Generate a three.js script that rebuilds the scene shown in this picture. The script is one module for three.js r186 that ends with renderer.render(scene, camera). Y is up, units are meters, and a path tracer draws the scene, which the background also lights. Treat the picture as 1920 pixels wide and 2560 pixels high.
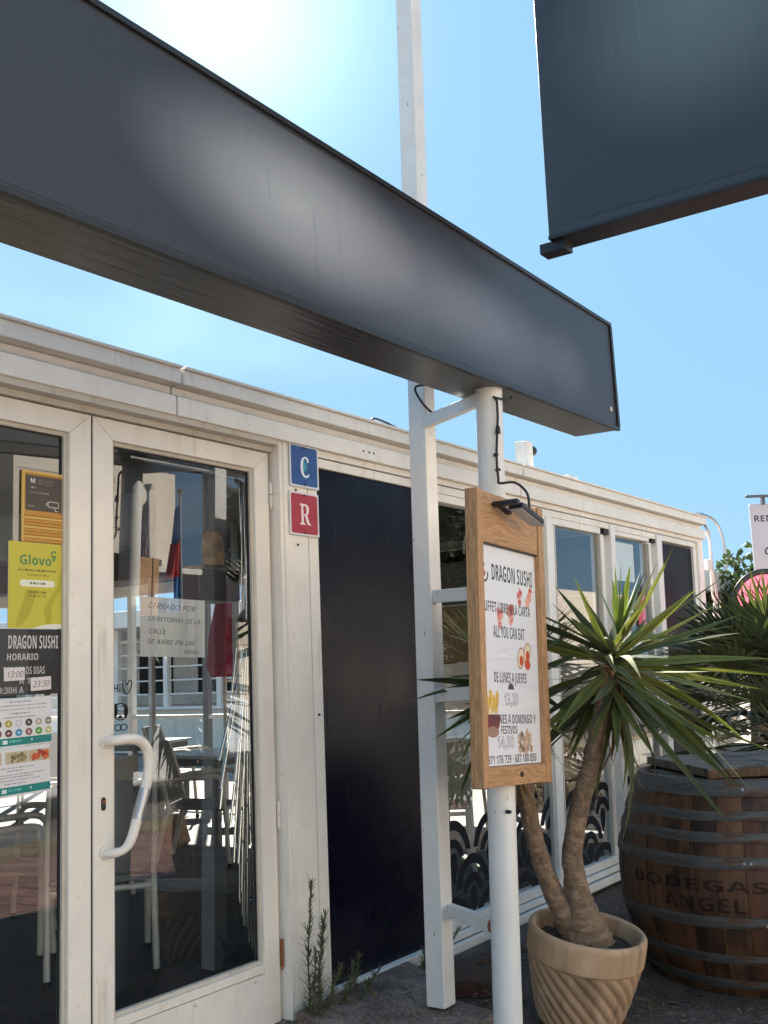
import * as THREE from 'three';
import { RoundedBoxGeometry } from 'three/addons/geometries/RoundedBoxGeometry.js';
import { mergeGeometries, mergeVertices, toCreasedNormals } from 'three/addons/utils/BufferGeometryUtils.js';

/* ---------- camera, sky, sun, exposure ---------- */
const scene = new THREE.Scene();
const camera = new THREE.PerspectiveCamera(50.73, 768 / 1024, 0.05, 600);
{
  const right = new THREE.Vector3(0.57069, -0.03967, 0.82020), up = new THREE.Vector3(-0.09814, 0.98838, 0.11608), fwd = new THREE.Vector3(0.81528, 0.14674, -0.56017);
  camera.position.set(0, 1.48, 3.122);
  camera.quaternion.setFromRotationMatrix(new THREE.Matrix4().makeBasis(right, up, fwd.clone().negate()));
}
const SUN = new THREE.Vector3(0.68, 0.62, -0.63).normalize();
const EXPOSURE = 4.1;

let seed = 7;
const rnd = () => { seed = (seed + 0x6d2b79f5) | 0; let t = Math.imul(seed ^ (seed >>> 15), 1 | seed); t = (t + Math.imul(t ^ (t >>> 7), 61 | t)) ^ t; return ((t ^ (t >>> 14)) >>> 0) / 4294967296; };
const rr = (a, b) => a + (b - a) * rnd();
const mix = (a, b, t) => a + (b - a) * t, clamp = (x, a = 0, b = 1) => Math.min(b, Math.max(a, x));
const sm = (a, b, x) => { const t = clamp((x - a) / (b - a)); return t * t * (3 - 2 * t); };
// tileable value noise
const PERM = new Float32Array(65536); for (let i = 0; i < 65536; i++) PERM[i] = rnd();
function vn(x, y, p, q = p, s = 0) {
  const xi = Math.floor(x), yi = Math.floor(y), fx = x - xi, fy = y - yi, u = fx * fx * (3 - 2 * fx), v = fy * fy * (3 - 2 * fy);
  const h = (i, j) => PERM[((((i % p) + p) % p) * 197 + (((j % q) + q) % q) * 5639 + s * 911) & 65535];
  return mix(mix(h(xi, yi), h(xi + 1, yi), u), mix(h(xi, yi + 1), h(xi + 1, yi + 1), u), v);
}
const fbm = (u, v, px, py, oct = 4, s = 0) => { let a = 0, w = 0.5, t = 0; for (let o = 0; o < oct; o++) { a += w * vn(u * px, v * py, px, py, s + o); t += w; w *= 0.55; px *= 2; py *= 2; } return a / t; };

{ // sky: blue gradient, paler towards the horizon and around the sun, a few thin clouds
  const W = 1024, H = 512, data = new Float32Array(W * H * 4), d = new THREE.Vector3();
  for (let j = 0; j < H; j++) for (let i = 0; i < W; i++) {
    const u = (i + 0.5) / W, v = (j + 0.5) / H, el = (v - 0.5) * Math.PI, az = (u - 0.5) * 2 * Math.PI;
    d.set(Math.cos(el) * Math.cos(az), Math.sin(el), Math.cos(el) * Math.sin(az));
    const h = Math.max(0, d.y), t = Math.pow(h, 0.6), c = d.dot(SUN), a = Math.acos(clamp(c, -1, 1));
    let r = mix(0.36, 0.175, t), g = mix(0.56, 0.375, t), b = mix(0.75, 0.63, t);
    const warm = Math.exp(-h * 14) * 0.10; r += warm * 1.1; g += warm * 0.8; b += warm * 0.3;
    const glow = 0.10 * Math.exp(-a * a / 0.20) + 0.55 * Math.exp(-a * a / 0.012);
    r += glow; g += glow; b += glow * 0.95;
    const cl = sm(0.56, 0.85, fbm(u, v, 10, 10, 5, 31)) * sm(0.05, 0.25, h) * 0.22; r += cl; g += cl; b += cl;
    if (d.y < 0) { const k = sm(0, -0.12, d.y); r = mix(r, 0.22, k); g = mix(g, 0.21, k); b = mix(b, 0.19, k); }
    data.set([r * 0.302, g * 0.336, b * 0.352, 1], (j * W + i) * 4);
  }
  const sky = new THREE.DataTexture(data, W, H, THREE.RGBAFormat, THREE.FloatType);
  sky.mapping = THREE.EquirectangularReflectionMapping; sky.magFilter = sky.minFilter = THREE.LinearFilter; sky.needsUpdate = true;
  scene.background = sky; scene.environment = sky; scene.backgroundIntensity = 1; scene.environmentIntensity = 1;
}
const sun = new THREE.DirectionalLight(new THREE.Color(1, 0.925, 0.81), 5);
sun.position.copy(SUN).multiplyScalar(60); sun.castShadow = true;
Object.assign(sun.shadow.camera, { left: -40, right: 40, top: 40, bottom: -40, near: 1, far: 160 }); sun.shadow.mapSize.set(2048, 2048);
scene.add(sun, sun.target);
const renderer = new THREE.WebGLRenderer({ antialias: true });
renderer.toneMapping = THREE.LinearToneMapping; renderer.toneMappingExposure = EXPOSURE; renderer.shadowMap.enabled = true; renderer.setSize(768, 1024);

/* ---------- materials ---------- */
function tex(W, H, fn, srgb = true) {
  const a = new Uint8Array(W * H * 4);
  for (let j = 0; j < H; j++) for (let i = 0; i < W; i++) { const c = fn((i + 0.5) / W, (j + 0.5) / H); a[(j * W + i) * 4] = clamp(c[0]) * 255; a[(j * W + i) * 4 + 1] = clamp(c[1]) * 255; a[(j * W + i) * 4 + 2] = clamp(c[2]) * 255; a[(j * W + i) * 4 + 3] = 255; }
  const t = new THREE.DataTexture(a, W, H); t.wrapS = t.wrapT = THREE.RepeatWrapping; t.magFilter = THREE.LinearFilter; t.minFilter = THREE.LinearMipmapLinearFilter; t.generateMipmaps = true;
  if (srgb) t.colorSpace = THREE.SRGBColorSpace; t.needsUpdate = true; return t;
}
const rep = (t, x, y = x) => { const c = t.clone(); c.repeat.set(x, y); c.needsUpdate = true; return c; };
const S = (o) => new THREE.MeshStandardMaterial(o);
const lin = (r, g, b) => new THREE.Color().setRGB(r, g, b);
const g3 = (c, k) => [c[0] * k, c[1] * k, c[2] * k];
const M = {};
{ // weathered cream paint: faint grime, vertical drips, rust specks, multiplied onto the colour
  const grime = tex(512, 512, (u, v) => {
    const n = fbm(u, v, 6, 6, 5, 1), drip = sm(0.55, 0.9, fbm(u, v, 46, 3, 3, 9)) * sm(0.35, 0.75, fbm(u, v, 5, 4, 3, 17)), spk = sm(0.86, 0.93, vn(u * 90, v * 90, 90, 90, 3)) * sm(0.5, 0.8, n);
    const k = 0.91 + 0.10 * n - 0.10 * drip; return [k + 0.01 - spk * 0.04, k - spk * 0.08 - drip * 0.015, k - 0.008 - spk * 0.12 - drip * 0.035];
  });
  const soft = tex(256, 256, (u, v) => { const n = fbm(u, v, 8, 8, 5, 21); return [n, n, n]; }, false);
  M.soft = soft;
  M.cream = S({ color: lin(0.88, 0.85, 0.785), map: rep(grime, 0.8, 0.8), roughness: 0.5, bumpMap: rep(soft, 3), bumpScale: 0.0012 });
  M.white = S({ color: lin(0.86, 0.85, 0.82), map: rep(grime, 1.1, 0.7), roughness: 0.42, bumpMap: rep(soft, 4), bumpScale: 0.001 });
  const chips = tex(512, 1024, (u, v) => { const n = fbm(u, v, 6, 12, 5, 121), a = vn(u * 34, v * 68, 34, 68, 9), chip = 0.7 * sm(0.955, 0.975, a) * sm(0.48, 0.62, n), run = sm(0.62, 0.9, fbm(u, v, 60, 5, 3, 127)) * sm(0.5, 0.8, fbm(u, v, 8, 6, 3, 131)), k = 0.93 + 0.08 * (n - 0.5) - 0.10 * run; return [mix(k, 0.33, chip), mix(k - 0.015 * run, 0.27, chip), mix(k - 0.05 * run, 0.22, chip)]; });
  M.post = S({ color: lin(0.86, 0.85, 0.82), map: rep(chips, 1.4, 0.8), roughness: 0.45, bumpMap: rep(chips, 1.4, 0.8), bumpScale: 0.0015 });
  M.dull = S({ color: lin(0.60, 0.565, 0.50), map: rep(grime, 1.3, 1.3), roughness: 0.7 });
  M.rust = S({ color: lin(0.28, 0.11, 0.04), map: rep(grime, 5), roughness: 0.9 });
  M.gasket = S({ color: lin(0.02, 0.02, 0.02), roughness: 0.7 });
  M.black = S({ color: lin(0.012, 0.013, 0.016), roughness: 0.45 });
  M.panel = new THREE.MeshPhysicalMaterial({ map: rep(tex(512, 1024, (u, v) => { const y = v * 2.56, n = fbm(u, v, 8, 16, 5, 141), dust = sm(0.42, 0.08, y - 0.25 * n) * (0.4 + 0.8 * n), spot = sm(0.955, 0.975, vn(u * 110, v * 220, 110, 220, 11)), smear = sm(0.6, 0.9, fbm(u, v, 5, 30, 4, 147)) * 0.5, k = 0.055 + 0.012 * n + 0.08 * dust + 0.10 * spot + 0.02 * smear; return [k, k * 1.02, k * 1.4 + 0.035 - 0.06 * dust]; }), 1 / 1.28, 1 / 2.56), roughness: 1, roughnessMap: rep(tex(256, 512, (u, v) => { const n = fbm(u, v, 6, 12, 5, 151), sc = sm(0.7, 0.85, fbm(u, v, 40, 6, 3, 157)); const k = 0.17 + 0.14 * n + 0.12 * sc; return [k, k, k]; }, false), 1 / 1.28, 1 / 2.56), specularIntensity: 0.28, bumpMap: rep(soft, 1.5), bumpScale: 0.0006, ior: 1.5 });
  M.farPanel = new THREE.MeshPhysicalMaterial({ color: lin(0.010, 0.010, 0.014), roughness: 0.42, specularIntensity: 0.12 });
  M.sign = S({ color: lin(0.035, 0.038, 0.048), roughness: 0.35, bumpMap: rep(soft, 2), bumpScale: 0.0015 });
  const wood = tex(512, 512, (u, v) => { const w = fbm(u, v, 4, 3, 4, 41) * 7, ring = Math.abs(((u * 9 + w) % 1) - 0.5) * 2, f = fbm(u, v, 120, 4, 3, 45); const k = 0.80 + 0.14 * ring + 0.2 * (f - 0.5); return [k, k * 0.965, k * 0.92]; });
  M.wood = S({ color: lin(0.60, 0.36, 0.185), map: rep(wood, 3, 1.1), roughness: 0.6, bumpMap: rep(wood, 3, 1.1), bumpScale: 0.0012 });
  M.woodX = S({ color: lin(0.60, 0.36, 0.185), map: (() => { const t = rep(wood, 3, 1.1); t.rotation = Math.PI / 2; return t; })(), roughness: 0.6 });
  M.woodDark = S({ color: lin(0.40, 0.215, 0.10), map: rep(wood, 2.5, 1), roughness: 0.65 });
  M.ply = S({ color: lin(0.36, 0.27, 0.17), map: rep(wood, 2, 2), roughness: 0.7 });
  const oak = (s) => tex(256, 512, (u, v) => { const f = fbm(u, v, 40, 3, 4, s), st = sm(0.45, 0.8, fbm(u, v, 4, 5, 4, s + 5)), sc = sm(0.80, 0.86, fbm(u, v, 14, 60, 2, s + 8)); const k = 0.62 + 0.5 * f - 0.42 * st; return [k + sc * 0.22, k * 0.94 + sc * 0.2, k * 0.86 + sc * 0.2]; });
  const oakA = oak(51), oakB = oak(63);
  M.staves = [[0.120, 0.056, 0.026, oakA], [0.098, 0.045, 0.022, oakB], [0.135, 0.066, 0.031, oakB], [0.110, 0.047, 0.023, oakA], [0.150, 0.076, 0.036, oakA]].map(([r, g, b, t]) => S({ color: lin(r, g, b), map: rep(t, 3, 1), roughness: 0.62, bumpMap: rep(t, 3, 1), bumpScale: 0.002 }));
  M.hoop = S({ color: lin(0.135, 0.128, 0.117), map: tex(512, 128, (u, v) => { const n = fbm(u, v, 24, 4, 5, 201), ru = sm(0.52, 0.72, fbm(u, v, 30, 5, 4, 207)), sc = sm(0.8, 0.9, vn(u * 160, v * 20, 160, 20, 6)); const k = 0.62 + 0.5 * n; return [k + ru * 0.02 + sc * 0.1, k * (1 - 0.30 * ru) + sc * 0.1, k * (1 - 0.48 * ru) + sc * 0.1]; }), roughness: 0.62, metalness: 0.35, bumpMap: rep(soft, 8), bumpScale: 0.002 });
  M.greyWood = S({ color: lin(0.20, 0.165, 0.145), map: rep(oakB, 2, 1.3), roughness: 0.85, bumpMap: rep(oakB, 2, 1.3), bumpScale: 0.003 });
  M.greyWood3 = S({ color: lin(0.225, 0.185, 0.16), map: rep(oakA, 2, 1.3), roughness: 0.85, bumpMap: rep(oakA, 2, 1.3), bumpScale: 0.003 });
  M.greyWood2 = S({ color: lin(0.27, 0.22, 0.18), map: rep(oakA, 2, 1.3), roughness: 0.85 });
  const conc = tex(512, 512, (u, v) => {
    const n = fbm(u, v, 5, 5, 5, 71), p = vn(u * 96, v * 96, 96, 96, 7), q = vn(u * 60, v * 60, 60, 60, 8), r = vn(u * 128, v * 128, 128, 128, 5);
    const k = 0.66 + 0.45 * (n - 0.5) + 0.30 * (p - 0.5) + 0.2 * (r - 0.5), red = sm(0.6, 0.9, q) * 0.12, pale = sm(0.88, 0.94, p) * 0.3; return [k + red + pale, k + pale, k - red * 0.3 + pale];
  });
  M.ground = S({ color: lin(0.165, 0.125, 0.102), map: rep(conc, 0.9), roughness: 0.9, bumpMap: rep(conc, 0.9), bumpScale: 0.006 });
  M.slab = S({ color: lin(0.42, 0.33, 0.275), map: rep(conc, 1.6), roughness: 0.92, bumpMap: rep(conc, 1.6), bumpScale: 0.008 });
  M.brickRed = S({ color: lin(0.17, 0.085, 0.06), map: rep(conc, 2.2), roughness: 0.9, bumpMap: rep(conc, 2), bumpScale: 0.006 });
  M.asphalt = S({ color: lin(0.24, 0.225, 0.205), map: rep(conc, 0.4), roughness: 0.92 });
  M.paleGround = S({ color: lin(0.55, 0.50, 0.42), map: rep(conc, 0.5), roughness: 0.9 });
  M.kerb = S({ color: lin(0.42, 0.33, 0.18), map: rep(conc, 1), roughness: 0.85 });
  M.tiles = [0, 1, 2].map((k) => S({ color: lin(0.46 + k * 0.03, 0.25 + k * 0.015, 0.20 + k * 0.012), map: rep(conc, 1.5 + k * 0.3), roughness: 0.85 }));
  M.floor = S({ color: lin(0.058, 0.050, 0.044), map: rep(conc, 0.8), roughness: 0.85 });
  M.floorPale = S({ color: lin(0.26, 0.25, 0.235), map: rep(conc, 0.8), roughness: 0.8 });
  M.ceil = S({ color: lin(0.10, 0.10, 0.105), roughness: 0.8 });
  M.terra = S({ color: lin(0.58, 0.385, 0.235), map: rep(tex(512, 512, (u, v) => { const n = fbm(u, v, 6, 6, 5, 81), s = sm(0.5, 0.8, fbm(u, v, 18, 4, 4, 85)), w = sm(0.62, 0.85, fbm(u, v, 9, 9, 4, 89)); const k = 0.72 + 0.3 * n - 0.16 * s; return [k + w * 0.06, k + w * 0.08, k + w * 0.12]; }), 1, 1), roughness: 0.88, bumpMap: rep(soft, 14), bumpScale: 0.0015 });
  M.soil = S({ color: lin(0.16, 0.105, 0.07), map: rep(conc, 6), roughness: 1, bumpMap: rep(conc, 2), bumpScale: 0.004 });
  const bark = tex(256, 512, (u, v) => { const n = fbm(u, v, 14, 22, 4, 91), c = sm(0.44, 0.58, fbm(u, v, 10, 34, 4, 95)), ring = Math.pow(Math.abs(Math.sin((v * 26 + 0.7 * n) * Math.PI)), 0.35); const k = 0.72 + 0.13 * c * ring + 0.30 * (n - 0.5); return [k, k * 0.95, k * 0.9]; });
  M.bark = S({ color: lin(0.36, 0.275, 0.205), map: bark, roughness: 0.95, bumpMap: bark, bumpScale: 0.010 });
  M.thatch = S({ color: lin(0.26, 0.15, 0.085), map: rep(bark, 1, 2), roughness: 1 });
  const blade = tex(64, 512, (u, v) => { const st = fbm(u, v, 22, 3, 3, 101), n = fbm(u, v, 3, 9, 4, 105); const mid = 1 - 0.25 * Math.exp(-Math.pow((u - 0.5) * 9, 2)); const k = (0.62 + 0.42 * st + 0.3 * (n - 0.5)) * mid; const dry = sm(0.93, 1.0, v) * 0.4; return [k * (0.94 + 0.15 * n) + dry, k + dry * 0.6, k * 0.85]; });
  const leaf = (r, g, b, t) => new THREE.MeshPhysicalMaterial({ color: lin(r, g, b), map: blade, roughness: 0.48, transmission: t, thickness: 0, side: THREE.DoubleSide });
  const lit = (r, g, b, t) => { const m = leaf(r, g, b, t); m.roughness = 0.9; return m; };
  M.leaves = [lit(0.105, 0.145, 0.05, 0.16), lit(0.075, 0.11, 0.044, 0.14), lit(0.14, 0.185, 0.055, 0.22), lit(0.24, 0.29, 0.06, 0.34)];
  M.shoot = [lit(0.22, 0.30, 0.045, 0.45), lit(0.17, 0.25, 0.04, 0.4)];
  M.dryLeaf = S({ color: lin(0.30, 0.215, 0.115), map: blade, roughness: 0.9, side: THREE.DoubleSide });
  M.palmLeaf = [lit(0.14, 0.18, 0.06, 0.34), lit(0.21, 0.23, 0.07, 0.4), lit(0.05, 0.075, 0.028, 0.2)];
  M.weed = lit(0.13, 0.15, 0.08, 0.25);
  M.treeLeaf = lit(0.075, 0.12, 0.03, 0.35);
  M.glass = new THREE.MeshPhysicalMaterial({ color: lin(0.90, 0.93, 0.92), roughness: 0, transmission: 1, thickness: 0, ior: 1.95 });
  M.carGlass = new THREE.MeshPhysicalMaterial({ color: lin(0.5, 0.6, 0.6), roughness: 0, transmission: 1, thickness: 0, ior: 1.5 });
  M.steel = S({ color: lin(0.75, 0.75, 0.76), metalness: 1, roughness: 0.18 });
  M.galv = S({ color: lin(0.45, 0.46, 0.48), metalness: 0.8, roughness: 0.4 });
  M.cable = S({ color: lin(0.02, 0.019, 0.019), roughness: 0.6 });
  M.chairFrame = S({ color: lin(0.62, 0.60, 0.55), roughness: 0.4 });
  M.sling = S({ color: lin(0.20, 0.20, 0.21), map: rep(tex(128, 128, (u, v) => { const k = 0.75 + 0.25 * ((Math.sin(u * 251) * Math.sin(v * 251)) > 0 ? 1 : 0.4); return [k, k, k]; }), 8), roughness: 0.8 });
  M.sling2 = S({ color: lin(0.50, 0.46, 0.38), map: M.sling.map, roughness: 0.8 });
  M.tableTop = S({ color: lin(0.33, 0.38, 0.45), roughness: 0.22 });
  M.tableLeg = S({ color: lin(0.10, 0.10, 0.11), roughness: 0.5 });
  M.magenta = S({ color: lin(0.42, 0.02, 0.10), roughness: 0.8, side: THREE.DoubleSide });
  M.redCloth = S({ color: lin(0.45, 0.03, 0.03), roughness: 0.8 });
  M.kraft = S({ color: lin(0.52, 0.31, 0.12), map: rep(soft, 3), roughness: 0.85 });
  M.stucco = S({ color: lin(0.82, 0.76, 0.66), map: rep(grime, 0.15), roughness: 0.9 });
  M.stucco2 = S({ color: lin(0.66, 0.62, 0.55), map: rep(conc, 0.3), roughness: 0.9 });
  M.tower = S({ color: lin(0.03, 0.045, 0.075), roughness: 0.3 });
  M.vanPaint = new THREE.MeshPhysicalMaterial({ color: lin(0.80, 0.80, 0.80), roughness: 0.4, clearcoat: 0.8, clearcoatRoughness: 0.05 });
  M.rubber = S({ color: lin(0.02, 0.02, 0.02), roughness: 0.85 });
  M.awning = S({ color: lin(0.055, 0.045, 0.06), roughness: 0.9 });
  M.stone = S({ color: lin(0.42, 0.35, 0.27), map: rep(conc, 0.8), roughness: 0.95, bumpMap: rep(conc, 0.8), bumpScale: 0.02 });
  M.pinkCloth = new THREE.MeshPhysicalMaterial({ color: lin(0.86, 0.16, 0.26), roughness: 0.95, transmission: 0.45, thickness: 0, side: THREE.DoubleSide });
  M.decal = S({ color: lin(0.005, 0.005, 0.008), roughness: 0.9 });
  M.amber = S({ color: lin(0.50, 0.25, 0.04), roughness: 0.5 });
  M.amberPale = S({ color: lin(0.62, 0.40, 0.10), roughness: 0.5 });
}

/* ---------- helpers ---------- */
const names = new Map();
const numbered = (n) => { const k = names.get(n) || 0; names.set(n, k + 1); return k ? n + '_' + String(k).padStart(3, '0') : n; };
function tag(o, label, category, group) { Object.assign(o.userData, { label, category }); if (group) o.userData.group = group; return o; }
function thing(name, label, category, p = [0, 0, 0], group) { const o = new THREE.Group(); o.name = numbered(name); o.position.set(...p); scene.add(o); return tag(o, label, category, group); }
const org = (p) => { const v = new THREE.Vector3(); for (let q = p; q && q !== scene; q = q.parent) v.add(q.position); return v; };
// geometry given in world metres, hung under its parent (roots and parts here are only moved, not turned, while they are built)
function part(name, geo, mat, parent, label) {
  const g = Array.isArray(geo) ? (geo.length > 1 ? mergeGeometries(geo.map(norm)) : geo[0]) : geo;
  const o = org(parent); g.translate(-o.x, -o.y, -o.z);
  const m = new THREE.Mesh(g, mat); m.name = name; m.castShadow = m.receiveShadow = true; if (label) m.userData.label = label; parent.add(m); return m;
}
function sub(name, parent, p) { const o = new THREE.Group(); o.name = name; const w = org(parent); o.position.set(p[0] - w.x, p[1] - w.y, p[2] - w.z); parent.add(o); return o; }
function solo(name, geo, mat, label, category, group) { const o = part(name, geo, mat, scene); o.name = numbered(name); return tag(o, label, category, group); }
function norm(g) { const h = g.index ? g.toNonIndexed() : g; for (const k of Object.keys(h.attributes)) if (!['position', 'normal', 'uv'].includes(k)) h.deleteAttribute(k); if (!h.attributes.uv) h.setAttribute('uv', new THREE.BufferAttribute(new Float32Array(h.attributes.position.count * 2), 2)); return h; }
function boxUV(g) { const p = g.attributes.position, n = g.attributes.normal, uv = new Float32Array(p.count * 2);
  for (let i = 0; i < p.count; i++) { const ax = Math.abs(n.getX(i)), ay = Math.abs(n.getY(i)), az = Math.abs(n.getZ(i));
    if (az >= ax && az >= ay) { uv[i * 2] = p.getX(i); uv[i * 2 + 1] = p.getY(i); } else if (ax >= ay) { uv[i * 2] = p.getZ(i) + 3.3; uv[i * 2 + 1] = p.getY(i); } else { uv[i * 2] = p.getX(i); uv[i * 2 + 1] = p.getZ(i) + 1.7; } }
  g.setAttribute('uv', new THREE.BufferAttribute(uv, 2)); return g; }
function bx(x0, x1, y0, y1, z0, z1, r = 0.004) {
  const w = x1 - x0, h = y1 - y0, d = z1 - z0, rad = Math.min(r, Math.min(w, h, d) * 0.45);
  const g = norm(rad > 0.0004 ? new RoundedBoxGeometry(w, h, d, 1, rad) : new THREE.BoxGeometry(w, h, d));
  g.translate((x0 + x1) / 2, (y0 + y1) / 2, (z0 + z1) / 2); return boxUV(g);
}
// the far half of the pavilion leans a little, as it does in reality
function lean(g) { const p = g.attributes.position; for (let i = 0; i < p.count; i++) { const x = p.getX(i), k = clamp((x - 4.85) / 1.3); p.setX(i, x - (2.45 - p.getY(i)) * 0.055 * k); } return g; }
const lbx = (...a) => lean(bx(...a));
const V = (x, y, z) => new THREE.Vector3(x, y, z);
function tube(pts, r, seg = 24, rad = 8, closed = false) { return norm(new THREE.TubeGeometry(new THREE.CatmullRomCurve3(pts.map((p) => (p.isVector3 ? p : V(...p))), closed, 'centripetal'), seg, r, rad, closed)); }
function rod(a, b, r0, r1 = r0, n = 12) { const A = V(...a), B = V(...b), d = B.clone().sub(A), L = d.length(); const g = norm(new THREE.CylinderGeometry(r1, r0, L, n, 1)); g.applyQuaternion(new THREE.Quaternion().setFromUnitVectors(V(0, 1, 0), d.normalize())); g.translate((A.x + B.x) / 2, (A.y + B.y) / 2, (A.z + B.z) / 2); return g; }
// square bar from a to b
function bar(a, b, w, h) { const A = V(...a), B = V(...b), d = B.clone().sub(A), L = d.length(); const g = norm(new RoundedBoxGeometry(w, h, L, 1, 0.003)); boxUV(g); const m = new THREE.Matrix4().lookAt(B, A, V(0, 1, 0)); g.applyMatrix4(m); g.translate((A.x + B.x) / 2, (A.y + B.y) / 2, (A.z + B.z) / 2); return g; }
// tapering limb along points with radii
function limb(pts, radii, rad = 12, seg = 40, wob = 0) {
  const c = new THREE.CatmullRomCurve3(pts.map((p) => V(...p))), fr = c.computeFrenetFrames(seg), pos = [], uv = [], idx = []; let len = 0, prev = null;
  for (let i = 0; i <= seg; i++) { const t = i / seg, p = c.getPoint(t); if (prev) len += p.distanceTo(prev); prev = p; const f = t * (radii.length - 1), k = Math.min(radii.length - 2, Math.floor(f)); let r = mix(radii[k], radii[k + 1], f - k);
    for (let j = 0; j <= rad; j++) { const a = j / rad * Math.PI * 2, q = r * (1 + wob * (vn(j % rad, i * 0.7, rad, 999, 4) - 0.5)); const v = fr.normals[i].clone().multiplyScalar(Math.cos(a) * q).addScaledVector(fr.binormals[i], Math.sin(a) * q).add(p); pos.push(v.x, v.y, v.z); uv.push(j / rad, len * 1.6); } }
  for (let i = 0; i < seg; i++) for (let j = 0; j < rad; j++) { const a = i * (rad + 1) + j, b = a + rad + 1; idx.push(a, a + 1, b, b, a + 1, b + 1); }
  const g = new THREE.BufferGeometry(); g.setAttribute('position', new THREE.Float32BufferAttribute(pos, 3)); g.setAttribute('uv', new THREE.Float32BufferAttribute(uv, 2)); g.setIndex(idx); g.computeVertexNormals(); return norm(g);
}
function pane(x0, x1, y0, y1, z) { const g = new THREE.PlaneGeometry(x1 - x0, y1 - y0); g.translate((x0 + x1) / 2, (y0 + y1) / 2, z); return g; }
function canvas(w, h, draw) { const c = document.createElement('canvas'); c.width = w; c.height = h; const x = c.getContext('2d'); draw(x, w, h); const t = new THREE.CanvasTexture(c); t.colorSpace = THREE.SRGBColorSpace; return t; }
function txt(x, s, cx, cy, size, width, o = {}) { x.save(); x.font = (o.style || 'bold ') + size + 'px ' + (o.font || 'sans-serif'); x.textAlign = 'left'; x.textBaseline = 'middle'; x.fillStyle = o.color || '#222'; const w = x.measureText(s).width; x.translate(cx, cy); if (o.rot) x.rotate(o.rot); x.scale(width / w, o.sy || 1); if (o.stroke) { x.strokeStyle = o.color; x.lineWidth = o.stroke; x.strokeText(s, -w / 2, 0); } else x.fillText(s, -w / 2, 0); x.restore(); }
// illegible small print
function lines(x, x0, x1, y, n, dy, h, color, cen = true) { x.fillStyle = color; for (let i = 0; i < n; i++) { const w = (x1 - x0) * rr(0.55, 1), a = cen ? (x0 + x1 - w) / 2 : x0; let p = a; while (p < a + w) { const l = rr(8, 34); x.globalAlpha = rr(0.5, 0.9); x.fillRect(p, y + i * dy, Math.min(l, a + w - p), h); p += l + 7; } } x.globalAlpha = 1; }
// a printed sheet lying on a surface that faces +z: the print on its front, plain paper round it
function sheet(name, x0, x1, y0, y1, z, t, map, label, category, rot = 0, group, back) {
  const o = thing(name, label, category, [(x0 + x1) / 2, y0, z], group); const w = x1 - x0, h = y1 - y0;
  const b = new THREE.Mesh(new THREE.BoxGeometry(w, h, t), back || M.paperBack); b.position.set(0, h / 2, -t / 2); b.name = 'backing'; o.add(b);
  const f = new THREE.Mesh(new THREE.PlaneGeometry(w, h), S({ map, roughness: 0.55 })); f.position.set(0, h / 2, 0.0006); f.name = 'print'; o.add(f); o.rotation.z = rot; return o;
}
M.paperBack = S({ color: lin(0.6, 0.6, 0.58), roughness: 0.9 });
const struct = (name, geo, mat) => { const o = part(name, geo, mat, scene); o.userData.kind = 'structure'; o.name = numbered(name); return o; };

/* ---------- ground ---------- */
{
  const g = new THREE.PlaneGeometry(500, 500, 1, 1); g.rotateX(-Math.PI / 2); struct('ground', boxUV(norm(g)), M.paleGround).position.y = -0.03;
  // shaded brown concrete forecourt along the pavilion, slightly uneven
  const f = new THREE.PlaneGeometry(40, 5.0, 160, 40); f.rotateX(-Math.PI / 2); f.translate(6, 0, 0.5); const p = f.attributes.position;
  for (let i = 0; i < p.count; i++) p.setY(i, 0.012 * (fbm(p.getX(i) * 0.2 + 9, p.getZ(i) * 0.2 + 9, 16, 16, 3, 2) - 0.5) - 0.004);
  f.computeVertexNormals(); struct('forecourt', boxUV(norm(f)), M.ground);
  const road = struct('road', bx(-60, 90, -0.03, -0.004, 5.45, 12.5, 0), M.asphalt);
  const kb = struct('kerb', bx(-40, 60, -0.02, 0.05, 4.98, 5.40, 0.02), M.kerb);
  const pv = struct('pavement', bx(-40, 60, -0.03, -0.008, 3.0, 4.98, 0), M.dull);
  for (let i = 0; i < 26; i++) for (let j = 0; j < 5; j++) { const x = 0.5 + i * 0.4, z = 3.02 + j * 0.39; part('paving_tile', bx(x, x + 0.392, -0.006, 0.006 + rr(-0.001, 0.001), z, z + 0.382, 0.004), M.tiles[(rnd() * 3) | 0], pv); }
  struct('far_pavement', bx(-60, 90, -0.02, 0.08, 12.5, 21, 0.02), M.paleGround);
}

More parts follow.
